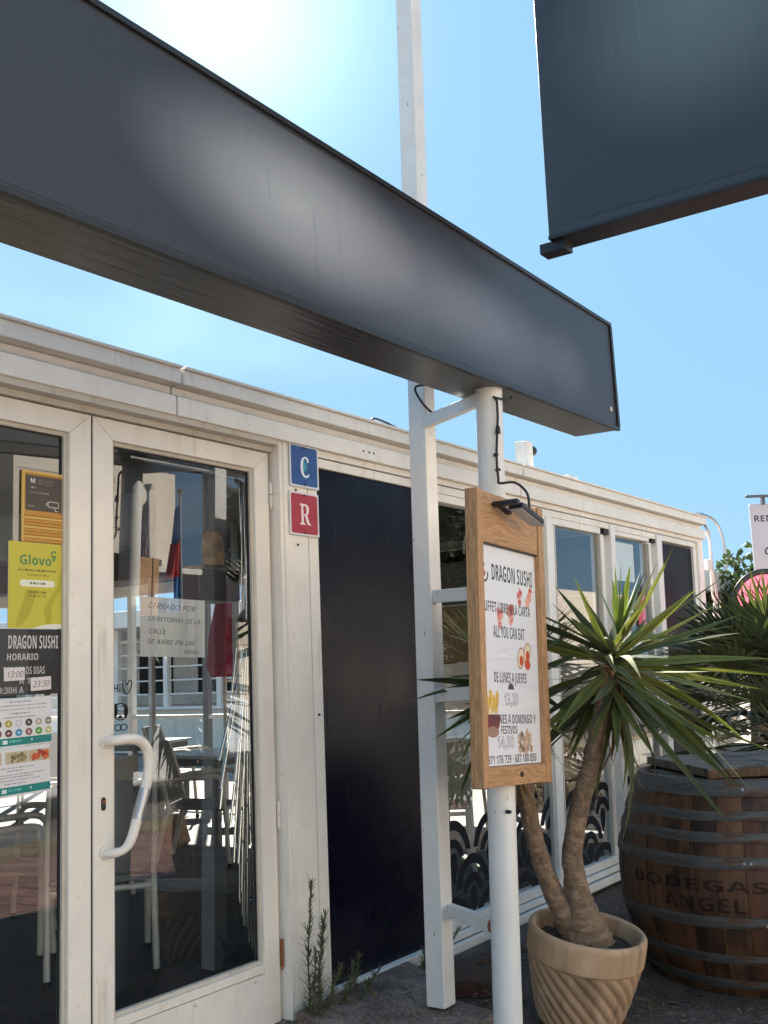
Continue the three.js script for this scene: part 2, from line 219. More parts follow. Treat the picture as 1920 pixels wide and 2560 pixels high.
/* ---------- pavilion ---------- */
const FZ = 0.022, DZ = -0.055;
const pav = thing('restaurant_pavilion', 'cream framed glazed restaurant pavilion with flat roof and dark panels', 'building', [5, 0, -4]);
{
  const P = (n, g, m, l) => part(n, g, m || M.cream, pav, l);
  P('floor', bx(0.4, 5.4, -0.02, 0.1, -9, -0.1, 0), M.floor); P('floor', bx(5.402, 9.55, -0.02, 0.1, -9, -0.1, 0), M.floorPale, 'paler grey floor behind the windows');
  P('roof', bx(0.3, 9.62, 2.70, 2.744, -9.1, -0.125, 0), M.ceil);
  P('side_wall', bx(0.3, 0.4, 0, 2.73, -9, -0.1, 0), M.ceil);
  // fascia boards, recessed gutter strip and roof cap, in lengths with open joints
  const joints = [0.3, 3.06, 6.05, 9.60];
  for (let i = 0; i < 3; i++) { const a = joints[i] + 0.003, b = joints[i + 1] - 0.003, o = (i - 1) * 0.0015;
    P('fascia_board', bx(a, b, 2.545, 2.628, -0.10, FZ + o, 0.006));
    P('gutter_strip', bx(a, b, 2.632, 2.672, -0.08, -0.012 + o, 0.004));
    P('roof_cap', [bx(a + 0.017, b + 0.012, 2.675, 2.738, -0.12, 0.040 + o, 0.006), bx(a + 0.017, b + 0.012, 2.738, 2.752, -0.12, 0.052 + o, 0.005)]);
  }
  P('fascia_shadow_gap', bx(0.3, 9.6, 2.627, 2.633, -0.09, 0.004, 0), M.gasket);
  // soffit and head frame above the recessed doors
  P('soffit', bx(0.3, 3.70, 2.520, 2.546, -0.12, 0.010, 0.002), M.dull);
  P('door_head', bx(0.3, 3.74, 2.497, 2.522, -0.14, -0.040, 0.003), M.dull);
  // pillar with the two plates
  P('pillar', bx(3.745, 3.915, 0.0, 2.545, -0.10, 0.0, 0.005)); P('pillar_return', bx(3.722, 3.747, 0.0, 2.545, -0.10, -0.006, 0.003), M.cream);
  P('pillar_groove', bx(3.913, 3.923, 0.0, 2.545, -0.10, -0.02, 0), M.gasket); P('pillar_trim', bx(3.922, 3.994, 0.06, 2.545, -0.10, -0.003, 0.004));
  // head strips of the window run
  P('lintel', [lbx(3.995, 9.45, 2.512, 2.545, -0.10, -0.003, 0.004), lbx(3.995, 9.40, 2.462, 2.508, -0.10, -0.010, 0.004)]);
  P('lintel_gap', lbx(3.995, 9.45, 2.506, 2.514, -0.09, -0.018, 0), M.gasket);
  P('window_head', [lbx(4.95, 7.34, 2.415, 2.462, -0.09, -0.014, 0.004), lbx(7.56, 8.30, 2.43, 2.462, -0.09, -0.014, 0.004)]);
  // first dark panel in its frame
  P('dark_panel', bx(3.993, 4.86, 0.085, 2.462, -0.04, -0.028, 0.002), M.panel, 'black glossy panel beside the C and R plates');
  P('panel_frame', [bx(4.86, 4.96, 0.08, 2.462, -0.09, -0.006, 0.004), bx(3.993, 4.87, 0.035, 0.092, -0.09, 0.012, 0.006)]);
  // sill rail of the windows: a stepped aluminium profile
  P('sill', [lbx(4.95, 9.6, 0.115, 0.168, -0.09, -0.004, 0.005), lbx(4.95, 9.6, 0.075, 0.110, -0.09, 0.018, 0.005), lbx(4.95, 9.6, 0.02, 0.068, -0.09, 0.040, 0.005)], M.white);
  P('sill_groove', [lbx(4.95, 9.6, 0.066, 0.078, -0.09, 0.008, 0), lbx(4.95, 9.6, 0.108, 0.117, -0.09, -0.012, 0)], M.gasket);
  P('base_course', bx(0.3, 9.55, -0.05, 0.036, -0.10, 0.0, 0.01), M.stone);
  // windows
  const wins = [[4.96, 6.43, 0.168], [6.585, 7.345, 0.168], [7.575, 8.30, 0.168]];
  const motif = [];
  for (const [R, r] of [[0.212, 0.160], [0.124, 0.080]]) { const s = new THREE.Shape(); const a0 = 0.28, a1 = Math.PI - 0.28, n = 22; for (let i = 0; i <= n; i++) { const a = mix(a0, a1, i / n); s[i ? 'lineTo' : 'moveTo'](R * Math.cos(a), R * Math.sin(a) * 1.12); } for (let i = n; i >= 0; i--) { const a = mix(a0 + 0.1, a1 - 0.1, i / n); s.lineTo(r * Math.cos(a), r * Math.sin(a) * 1.16); } motif.push(new THREE.ExtrudeGeometry(s, { depth: 0.0012, bevelEnabled: false })); }
  { const s = new THREE.Shape(); s.moveTo(0, -0.10); s.bezierCurveTo(0.05, -0.02, 0.055, 0.06, 0, 0.065); s.bezierCurveTo(-0.055, 0.06, -0.05, -0.02, 0, -0.10); motif.push(new THREE.ExtrudeGeometry(s, { depth: 0.0012, bevelEnabled: false, curveSegments: 10 })); }
  const MOT = mergeGeometries(motif.map(norm));
  wins.forEach(([a, b, y], k) => {
    const w = sub('window', pav, [(a + b) / 2, y, -0.04]); w.userData.label = ['window behind the two sign posts', 'window behind the yucca crown', 'narrow window with a white blind beside the far dark panel'][k];
    part('pane', lean(norm(new THREE.PlaneGeometry(b - a, 2.415 - y, 1, 6).translate((a + b) / 2, (y + 2.415) / 2, -0.045))), M.glass, w);
    part('glazing_bead', lbx(a - 0.005, a + 0.012, y, 2.415, -0.05, -0.018, 0.002), M.dull, w); part('glazing_bead', lbx(b - 0.012, b + 0.005, y, 2.415, -0.05, -0.018, 0.002), M.dull, w);
    const rows = [[0.455, 0.22], [0.255, 0], [0.055, 0.22]];
    for (const [yy, off] of rows) for (let x = a + off - 0.02; x < b + 0.1; x += 0.44) {
      const pts = MOT.clone(); const p = pts.attributes.position; let keep = true;
      for (let i = 0; i < p.count; i++) { p.setX(i, clamp(p.getX(i) + x, a + 0.013, b - 0.013)); p.setY(i, clamp(p.getY(i) + yy - 0.02, y + 0.002, 2)); p.setZ(i, p.getZ(i) - 0.0435); }
      if (keep) part('wave_decal', lean(pts), M.decal, w);
    }
  });
  // white mullions
  P('mullion', [lbx(6.435, 6.51, 0.168, 2.46, -0.09, 0.0, 0.005), lbx(6.51, 6.58, 0.168, 2.46, -0.09, -0.02, 0.005)], M.white);
  P('mullion', [lbx(7.345, 7.44, 0.168, 2.42, -0.10, -0.03, 0.004), lbx(7.44, 7.49, 0.168, 2.42, -0.10, -0.055, 0.004), lbx(7.49, 7.572, 0.168, 2.50, -0.09, 0.004, 0.005)], M.white);
  P('mullion', [lbx(8.30, 8.38, 0.168, 2.43, -0.10, -0.03, 0.004), lbx(8.38, 8.43, 0.168, 2.43, -0.10, -0.055, 0.004), lbx(8.43, 8.542, 0.168, 2.50, -0.09, 0.004, 0.005)], M.white);
  P('track_gap', [lbx(7.40, 7.488, 2.42, 2.462, -0.09, -0.012, 0), lbx(8.36, 8.428, 2.43, 2.462, -0.09, -0.012, 0)], M.gasket);
  P('dark_panel', lbx(8.542, 9.33, 0.168, 2.445, -0.05, -0.030, 0.002), M.farPanel, 'far black panel at the end of the window run');
  P('end_post', [lbx(9.33, 9.40, 0.168, 2.46, -0.10, -0.008, 0.004), lbx(9.40, 9.44, 0.168, 2.545, -0.10, -0.025, 0.004), lbx(9.44, 9.57, 0.02, 2.545, -0.12, 0.0, 0.005)], M.cream);
  P('roller_blind', lbx(7.60, 8.12, 2.10, 2.40, -0.09, -0.08, 0.002), M.white, 'white blind let down at the top of the window');
  // end wall and back opening: posts, header and rail in white
  for (let i = 0; i < 7; i++) P('end_wall_post', bx(9.46, 9.54, 0.1, 2.62, -0.9 - i * 1.3, -0.82 - i * 1.3, 0.004), i % 2 ? M.white : M.tableLeg);
  P('end_wall_rail', [bx(9.47, 9.53, 2.56, 2.698, -9, -0.12, 0.004), bx(9.47, 9.53, 1.02, 1.07, -9, -0.12, 0.004)], M.white);
  for (let i = 0; i < 7; i++) P('back_post', bx(1.2 + i * 1.35, 1.28 + i * 1.35, 0.1, 2.62, -9.0, -8.92, 0.004), M.white);
  P('back_rail', [bx(0.4, 9.5, 2.50, 2.698, -9.0, -8.93, 0.004), bx(0.4, 9.5, 1.02, 1.07, -8.99, -8.94, 0.004)], M.white);
  P('column', [bx(6.92, 6.965, 0.1, 2.70, -4.3, -4.255, 0.004)], M.galv); P('column', [bx(6.2, 6.24, 0.1, 2.70, -2.6, -2.56, 0.004)], M.galv);
  P('end_wall_panel', bx(9.47, 9.50, 2.13, 2.69, -3.3, -0.16, 0.003), M.tableLeg, 'dark boarded top of the end wall'); P('end_wall_panel', bx(9.47, 9.50, 1.55, 2.12, -3.3, -0.16, 0.003), M.ply, 'brown boarded panel in the end wall'); P('end_wall_panel', bx(9.47, 9.50, 1.08, 1.54, -3.3, -0.16, 0.003), M.white, 'white lower panel in the end wall');
  P('ceiling_beam', [bx(6.85, 7.05, 2.42, 2.698, -9, -0.12, 0.004)], M.ceil);
  P('ceiling_beam', [bx(4.2, 4.3, 2.55, 2.698, -9, -0.12, 0.004)], M.ceil);

  // doors
  const door = (n, label, x0, x1, gx0, gx1) => {
    const d = sub('door', pav, [(x0 + x1) / 2, 0, DZ]); d.userData.label = label; const q = (nm, g, m) => part(nm, g, m || M.cream, d);
    const gy0 = 0.285, gy1 = 2.410, z1 = DZ, z0 = DZ - 0.05;
    const poly = (pts) => { const sh = new THREE.Shape(); pts.forEach((p, k) => sh[k ? 'lineTo' : 'moveTo'](...p)); sh.closePath(); const g = norm(new THREE.ExtrudeGeometry(sh, { depth: z1 - z0 - 0.006, bevelSize: 0.003, bevelThickness: 0.003, bevelOffset: -0.0033, bevelSegments: 2 })); g.translate(0, 0, z0 + 0.003); return boxUV(g); };
    q('stile', poly([[x0, 0.03], [gx0, 0.03], [gx0, gy1], [x0, 2.492]])); q('stile', poly([[gx1, 0.03], [x1, 0.03], [x1, 2.492], [gx1, gy1]]));
    q('top_rail', poly([[gx0, gy1], [gx1, gy1], [x1, 2.492], [x0, 2.492]])); q('bottom_rail', bx(gx0 + 0.0006, gx1 - 0.0006, 0.25, gy0, z0, z1 - 0.0006, 0.004));
    q('backing_strip', [bx(x0 + 0.02, gx0 - 0.02, 0.05, 2.47, z0 - 0.012, z0 - 0.001, 0), bx(gx1 + 0.02, x1 - 0.02, 0.05, 2.47, z0 - 0.012, z0 - 0.001, 0)], M.dull);
    q('kick_panel', bx(gx0 + 0.0006, gx1 - 0.0006, 0.03, 0.247, z0, z1 - 0.006, 0.002), M.white);
    q('glazing_bead', [bx(gx0, gx0 + 0.016, gy0, gy1, z0 + 0.01, z1 - 0.014, 0.003), bx(gx1 - 0.016, gx1, gy0, gy1, z0 + 0.01, z1 - 0.014, 0.003), bx(gx0 + 0.016, gx1 - 0.016, gy1 - 0.016, gy1, z0 + 0.01, z1 - 0.0145, 0.003), bx(gx0 + 0.016, gx1 - 0.016, gy0, gy0 + 0.016, z0 + 0.01, z1 - 0.0145, 0.003)], M.dull);
    q('gasket', [bx(gx0 + 0.016, gx0 + 0.021, gy0 + 0.016, gy1 - 0.016, z0 + 0.012, z1 - 0.026, 0), bx(gx1 - 0.021, gx1 - 0.016, gy0 + 0.016, gy1 - 0.016, z0 + 0.012, z1 - 0.026, 0), bx(gx0 + 0.021, gx1 - 0.021, gy1 - 0.021, gy1 - 0.016, z0 + 0.012, z1 - 0.0265, 0)], M.gasket);
    q('pane', pane(gx0 + 0.016, gx1 - 0.016, gy0 + 0.016, gy1 - 0.016, DZ - 0.03), M.glass); return d;
  };
  door('left_leaf', 'left door leaf covered with posters', 1.62, 2.682, 1.75, 2.582);
  const d = door('right_leaf', 'right door leaf with the curved pull handle', 2.692, 3.703, 2.789, 3.608);
  // pull handle, keyhole, hinges and screws of the right leaf
  const hz = DZ + 0.075;
  part('handle', [limb([[2.745, 1.27, DZ], [2.748, 1.272, hz - 0.02], [2.79, 1.275, hz], [2.85, 1.262, hz], [2.885, 1.225, hz], [2.892, 1.16, hz], [2.870, 1.08, hz], [2.835, 0.99, hz], [2.80, 0.91, hz], [2.785, 0.885, hz - 0.01], [2.75, 0.872, hz - 0.03], [2.745, 0.872, DZ]], [0.019, 0.018, 0.019, 0.0205, 0.021, 0.0205, 0.02, 0.019, 0.018, 0.018, 0.017, 0.018], 14, 70), rod([2.745, 1.27, DZ], [2.745, 1.27, DZ + 0.008], 0.028, 0.026, 18), rod([2.745, 0.872, DZ], [2.745, 0.872, DZ + 0.008], 0.028, 0.026, 18)], M.cream, d);
  part('handle_wear', limb([[2.8715, 1.088, hz + 0.0008], [2.852, 1.035, hz + 0.0008], [2.830, 0.980, hz + 0.0008]], [0.0202, 0.0202, 0.0197], 14, 8, 0.06), M.galv, d, 'worn bare metal patch on the handle');
  part('keyhole', [(() => { const g = new THREE.CapsuleGeometry(0.0115, 0.026, 6, 14); g.scale(1, 1, 0.25); g.translate(2.738, 1.045, DZ + 0.001); return norm(g); })()], M.black, d);
  part('lock_cylinder', rod([2.738, 1.052, DZ], [2.738, 1.052, DZ + 0.006], 0.007), M.rust, d);
  for (const y of [2.30, 0.885, 0.31]) part('hinge', [rod([3.712, y - 0.055, DZ + 0.004], [3.712, y - 0.002, DZ + 0.004], 0.008), rod([3.712, y + 0.002, DZ + 0.004], [3.712, y + 0.055, DZ + 0.004], 0.008), rod([3.712, y - 0.07, DZ + 0.004], [3.712, y - 0.055, DZ + 0.004], 0.004)], y < 0.5 ? M.rust : M.cream, d);
  part('screw', [2.85, 3.2, 3.55].flatMap((x) => [0.225, 0.06].map((y) => rod([x, y, DZ - 0.007], [x, y, DZ - 0.0035], 0.006))), M.dull, d);
  P('door_jamb', bx(3.705, 3.722, 0.0, 2.497, -0.12, -0.085, 0), M.dull); P('door_jamb_gap', bx(2.680, 2.694, 0.03, 2.492, -0.10, -0.062, 0), M.gasket);
  for (const [x, y] of [[3.835, 2.075], [3.83, 2.33], [3.955, 1.3]]) P('pillar_screw', rod([x, y, -0.003], [x, y, 0.003], 0.006), M.gasket);
  P('drip_nail', [4.35, 4.40, 4.44].map((x) => rod([x, 2.59, FZ - 0.002], [x, 2.582, FZ + 0.002], 0.006, 0.004, 6)), M.gasket);
}

/* ---------- plates on the pillar ---------- */
{
  const plate = (kind) => canvas(440, 400, (x, w, h) => {
    x.fillStyle = '#d8d6d8'; x.fillRect(0, 0, w, h); x.fillStyle = kind === 'C' ? '#134a8c' : '#a81d33'; x.beginPath(); x.roundRect(20, 18, w - 40, h - 36, 22); x.fill();
    if (kind === 'C') { const g = x.createRadialGradient(215, 205, 6, 215, 205, 70); g.addColorStop(0, '#2fa0a0'); g.addColorStop(0.55, '#2b8fa0'); g.addColorStop(1, 'rgba(20,74,140,0)'); x.fillStyle = g; x.fillRect(100, 100, 230, 210); for (let i = 0; i < 14; i++) { x.globalAlpha = 0.10; x.fillStyle = '#0a2f63'; x.fillRect(rr(20, 380), rr(18, 360), rr(8, 60), rr(3, 14)); } x.globalAlpha = 1; txt(x, 'C', 226, 210, 270, 150, { style: '', font: 'serif', color: '#dfe6ee' }); }
    else { txt(x, 'R', 226, 205, 270, 165, { style: '', font: 'serif', color: '#f0dde0' }); x.fillStyle = '#8e1a2a'; x.fillRect(205, 130, 7, 150); x.fillRect(198, 130, 4, 34); x.fillRect(215, 130, 4, 34); }
  });
  const mk = (x, y, m, label) => { const o = thing(kindName, label, 'sign', [x, y, 0.008]); const b = new THREE.Mesh(new RoundedBoxGeometry(0.215, 0.205, 0.006, 2, 0.003), S({ color: lin(0.62, 0.62, 0.64), roughness: 0.4 })); b.position.set(0, 0.1025, -0.003); b.name = 'plate'; o.add(b);
    const f = new THREE.Mesh(new THREE.PlaneGeometry(0.213, 0.203), new THREE.MeshPhysicalMaterial({ map: m, roughness: 0.3, clearcoat: 0.4 })); f.position.set(0, 0.1025, 0.0006); f.name = 'face'; o.add(f);
    for (const yy of [0.016, 0.19]) { const s = new THREE.Mesh(rod([0, yy, 0], [0, yy, 0.004], 0.005, 0.005, 10), M.gasket); s.name = 'screw'; o.add(s); } return o; };
  const kindName = 'wall_plate';
  mk(3.888, 2.345, plate('C'), 'blue plate with a white letter C, upper of two on the pillar');
  mk(3.880, 2.118, plate('R'), 'red plate with a white letter R, lower of two on the pillar');
}

/* ---------- posters on the left door leaf ---------- */
{
  const z = DZ - 0.028, n0 = scene.children.length;
  { // amber alarm notice with a slatted lower half
    const o = thing('alarm_notice', 'amber framed alarm notice with brown panel and slats, top of left door', 'notice', [2.47, 1.99, z]);
    part('frame', [bx(2.375, 2.386, 1.99, 2.248, z, z + 0.008, 0.002), bx(2.556, 2.567, 1.99, 2.248, z, z + 0.008, 0.002), bx(2.386, 2.556, 2.237, 2.248, z, z + 0.008, 0.002)], M.amberPale, o);
    part('backing', bx(2.386, 2.556, 1.99, 2.237, z, z + 0.003, 0), M.amber, o);
    part('panel', (() => { const g = new THREE.PlaneGeometry(0.158, 0.128); g.translate(2.471, 2.168, z + 0.0036); return g; })(), S({ roughness: 0.5, map: canvas(480, 400, (x) => { x.fillStyle = '#4a423c'; x.fillRect(0, 0, 480, 400); txt(x, 'M', 95, 60, 74, 74, { color: '#dcd6d0' }); x.strokeStyle = '#8a827c'; x.lineWidth = 7; x.beginPath(); x.arc(195, 66, 22, 0, 6.3); x.stroke(); lines(x, 250, 400, 40, 3, 24, 10, '#8a827c', false); lines(x, 60, 190, 130, 1, 20, 16, '#b8b0a8', false); lines(x, 60, 420, 185, 1, 20, 16, '#a8a098', false); lines(x, 30, 170, 345, 1, 20, 14, '#9a928a', false); x.strokeStyle = '#cfc8c0'; x.lineWidth = 8; x.beginPath(); x.roundRect(300, 280, 140, 62, 14); x.stroke(); x.beginPath(); x.moveTo(300, 290); x.lineTo(270, 312); x.lineTo(300, 332); x.stroke(); x.beginPath(); x.moveTo(380, 342); x.lineTo(400, 384); x.lineTo(440, 384); x.stroke(); }) }), o);
    for (let i = 0; i < 9; i++) part('slat', bx(2.387, 2.555, 1.992 + i * 0.0115, 2.0005 + i * 0.0115, z + 0.003, z + 0.006 + (i % 3) * 0.0006, 0.0014), i % 3 === 1 ? M.amberPale : M.amber, o);
  }
  sheet('delivery_poster', 2.325, 2.560, 1.682, 1.988, z + 0.002, 0.002, canvas(470, 600, (x, w, h) => {
    x.fillStyle = '#c3b93f'; x.fillRect(0, 0, w, h); x.fillStyle = '#aea52c'; x.beginPath(); x.moveTo(60, h - 20); x.lineTo(150, 330); x.lineTo(250, 330); x.lineTo(180, 500); x.lineTo(110, h - 20); x.fill(); x.beginPath(); x.moveTo(360, h); x.lineTo(370, 430); x.lineTo(470, 300); x.lineTo(470, 80); x.lineTo(420, 300); x.lineTo(300, 460); x.lineTo(320, h); x.fill();
    txt(x, 'Glovo', 228, 125, 92, 280, { color: '#3c7e4c', style: '' }); x.strokeStyle = '#3c7e4c'; x.lineWidth = 11; x.beginPath(); x.arc(386, 72, 19, 0.6, Math.PI + 2.2 + 0.6); x.stroke(); x.beginPath(); x.moveTo(372, 90); x.lineTo(384, 122); x.lineTo(402, 88); x.stroke();
    lines(x, 80, 410, 188, 1, 20, 15, '#5b5a1c'); lines(x, 115, 385, 222, 1, 20, 12, '#7b7a2c'); x.fillStyle = '#e3e2cf'; x.beginPath(); x.roundRect(95, 262, 300, 48, 22); x.fill(); lines(x, 135, 360, 278, 1, 20, 15, '#56664e'); lines(x, 155, 330, 340, 1, 20, 15, '#5b5a1c'); lines(x, 135, 350, 368, 1, 20, 12, '#6b6a24');
    x.fillStyle = '#e0dfd4'; x.beginPath(); x.moveTo(200, h); x.quadraticCurveTo(330, h - 44, w, h - 30); x.lineTo(w, h); x.fill();
  }), 'yellow delivery poster with green lettering below the amber notice', 'poster');
  sheet('hours_sign', 2.225, 2.562, 1.452, 1.680, z + 0.001, 0.002, canvas(680, 460, (x, w, h) => {
    x.fillStyle = '#1d1f23'; x.fillRect(0, 0, w, h); x.fillStyle = '#3a3b3d'; x.fillRect(0, 0, 380, h); x.fillStyle = '#26282b'; x.beginPath(); x.ellipse(520, 170, 80, 60, 0, 0, 7); x.fill();
    txt(x, 'DRAGON SUSHI', 420, 92, 112, 430, { color: '#c4c2c0', sy: 1.15 }); txt(x, 'HORARIO', 330, 195, 66, 270, { color: '#bdbbb9' }); txt(x, 'TODOS LOS DIAS', 345, 290, 74, 350, { color: '#b5b3b1' }); txt(x, 'DE           A 16:30H', 300, 362, 62, 560, { color: '#aaa8a6' }); txt(x, 'DE 19:30H A', 175, 425, 60, 330, { color: '#aaa8a6' });
  }), 'black opening hours sign with pale lettering on the left door', 'sign');
  const slip = (s) => canvas(260, 150, (x, w, h) => { x.fillStyle = '#d6d0d0'; x.fillRect(0, 0, w, h); txt(x, s, 130, 78, 96, 210, { style: 'italic ', color: '#4a464c' }); });
  sheet('paper_slip', 2.312, 2.396, 1.502, 1.547, z + 0.0035, 0.0012, slip('13:00'), 'white slip handwritten 13:00, upper left of two on the hours sign', 'paper slip', 0.03);
  sheet('paper_slip', 2.422, 2.508, 1.466, 1.512, z + 0.0035, 0.0012, slip('23:30'), 'white slip handwritten 23:30, lower right of two on the hours sign', 'paper slip', 0.05);
  const foot = (x, y, w) => { x.fillStyle = '#0b7d7a'; x.fillRect(0, y, w, 66); x.fillStyle = '#cfe4e0'; x.fillRect(190, y + 16, 44, 34); lines(x, 250, 400, y + 20, 1, 10, 20, '#7fc7b8', false); x.fillStyle = '#cfe4e0'; x.fillRect(448, y + 20, 14, 18); };
  sheet('allergen_sheet', 2.225, 2.512, 1.280, 1.443, z + 0.002, 0.0015, canvas(640, 420, (x, w, h) => {
    x.fillStyle = '#d9d8da'; x.fillRect(0, 0, w, h); lines(x, 210, 500, 28, 1, 20, 12, '#77757a'); lines(x, 60, 610, 62, 2, 32, 10, '#85838a'); lines(x, 210, 500, 130, 1, 20, 11, '#77757a'); lines(x, 150, 540, 164, 1, 20, 11, '#85838a');
    const cs = ['#8a8c84', '#4a4a50', '#a8a040', '#c4c6cc', '#2c2a30', '#b8a49a', '#7a7a66', '#b23a4a', '#7a4a4c', '#5c2a34', '#3c8ab0', '#8a5a56', '#4a9a34', '#b6b878']; cs.forEach((c, i) => { const cx = 60 + (i % 7) * 92, cy = 222 + ((i / 7) | 0) * 82; x.fillStyle = c; x.beginPath(); x.arc(cx, cy, 32, 0, 7); x.fill(); x.fillStyle = 'rgba(235,230,228,.75)'; x.beginPath(); x.ellipse(cx, cy, 15, 9, i, 0, 7); x.fill(); });
    foot(x, 346, w);
  }), 'white sheet with rows of round coloured icons and teal footer', 'notice', 0.02);
  sheet('allergen_sheet', 2.225, 2.508, 1.112, 1.277, z + 0.0028, 0.0015, canvas(640, 420, (x, w, h) => {
    x.fillStyle = '#d9d8da'; x.fillRect(0, 0, w, h); for (const [cx, c1, c2] of [[90, '#c03428', '#8a7a3a'], [330, '#9a8a62', '#6a5e44'], [540, '#cf5a2c', '#9a2a1c']]) { x.fillStyle = '#b9ad8e'; x.fillRect(cx - 105, 40, 205, 100); for (let i = 0; i < 24; i++) { x.fillStyle = i % 2 ? c1 : c2; x.globalAlpha = 0.8; x.beginPath(); x.ellipse(cx + rr(-70, 70), 92 + rr(-28, 28), rr(12, 30), rr(8, 20), rr(0, 3), 0, 7); x.fill(); } x.globalAlpha = 1; }
    lines(x, 60, 600, 170, 1, 20, 11, '#85838a'); lines(x, 220, 400, 196, 1, 20, 10, '#77757a'); lines(x, 40, 610, 228, 2, 22, 10, '#85838a'); lines(x, 30, 610, 276, 1, 20, 10, '#85838a'); lines(x, 200, 420, 304, 1, 20, 10, '#85838a'); foot(x, 334, w);
  }), 'white sheet with a strip of food pictures and teal footer, lowest on left door', 'notice', 0.025);
  for (const o of scene.children.slice(n0)) o.position.x += 0.014;
  // handwritten note and drawn stickers on the right leaf
  sheet('handwritten_note', 2.952, 3.312, 1.575, 1.812, DZ - 0.036, 0.0006, canvas(760, 520, (x, w, h) => {
    x.fillStyle = '#c9c7c7'; x.fillRect(0, 0, w, h); x.fillStyle = '#bdbbbb'; for (let i = 0; i < 9; i++) x.fillRect(rr(0, w), 0, rr(4, 40), h);
    const o = { style: 'italic ', color: '#3b3a40', rot: 0.02 }; txt(x, 'CERRADO POR', 360, 80, 66, 560, o); txt(x, 'LA REFORMA DE LA', 390, 195, 58, 620, o); txt(x, 'CALLE', 190, 300, 60, 190, o); txt(x, 'SE ABRE EN UN', 350, 392, 56, 560, o); txt(x, 'SEMANA', 590, 475, 46, 180, o);
  }), 'white handwritten paper note taped inside the right door', 'note', -0.02);
  { const o = thing('door_sticker', 'black line drawing of a round face with two loops stuck on the glass', 'sticker', [2.845, 1.30, DZ - 0.028]);
    const zz = DZ - 0.028, ring = (cx, cy, r, t, sy = 1) => { const g = new THREE.TorusGeometry(r, t, 5, 28); g.scale(1, sy, 0.3); g.translate(cx, cy, zz); return norm(g); };
    part('outline', [ring(2.846, 1.372, 0.036, 0.003, 0.85), ring(2.833, 1.313, 0.016, 0.003, 0.7), ring(2.862, 1.313, 0.016, 0.003, 0.7)], M.decal, o);
    part('patch', [[2.822, 1.378, 0.010, 0.026], [2.872, 1.372, 0.010, 0.026], [2.845, 1.352, 0.012, 0.006]].map(([x, y, a, b]) => { const g = new THREE.CylinderGeometry(1, 1, 0.001, 16); g.rotateX(Math.PI / 2); g.scale(a, b, 1); g.translate(x, y, zz); return norm(g); }), M.decal, o); }
  { const o = thing('heart_decal', 'black HI lettering and heart outline on the right door glass', 'decal', [2.84, 1.44, DZ - 0.028]); const zz = DZ - 0.028;
    part('lettering', [bx(2.815, 2.819, 1.445, 1.475, zz, zz + 0.0012, 0), bx(2.829, 2.833, 1.445, 1.475, zz, zz + 0.0012, 0), bx(2.819, 2.829, 1.458, 1.462, zz, zz + 0.0012, 0), bx(2.841, 2.845, 1.445, 1.465, zz, zz + 0.0012, 0), bx(2.841, 2.845, 1.470, 1.474, zz, zz + 0.0012, 0)], M.decal, o);
    part('heart', tube([[2.876, 1.435, zz], [2.858, 1.462, zz], [2.860, 1.484, zz], [2.872, 1.484, zz], [2.878, 1.470, zz], [2.890, 1.488, zz], [2.902, 1.484, zz], [2.900, 1.462, zz]], 0.002, 40, 5, true), M.decal, o); }
}

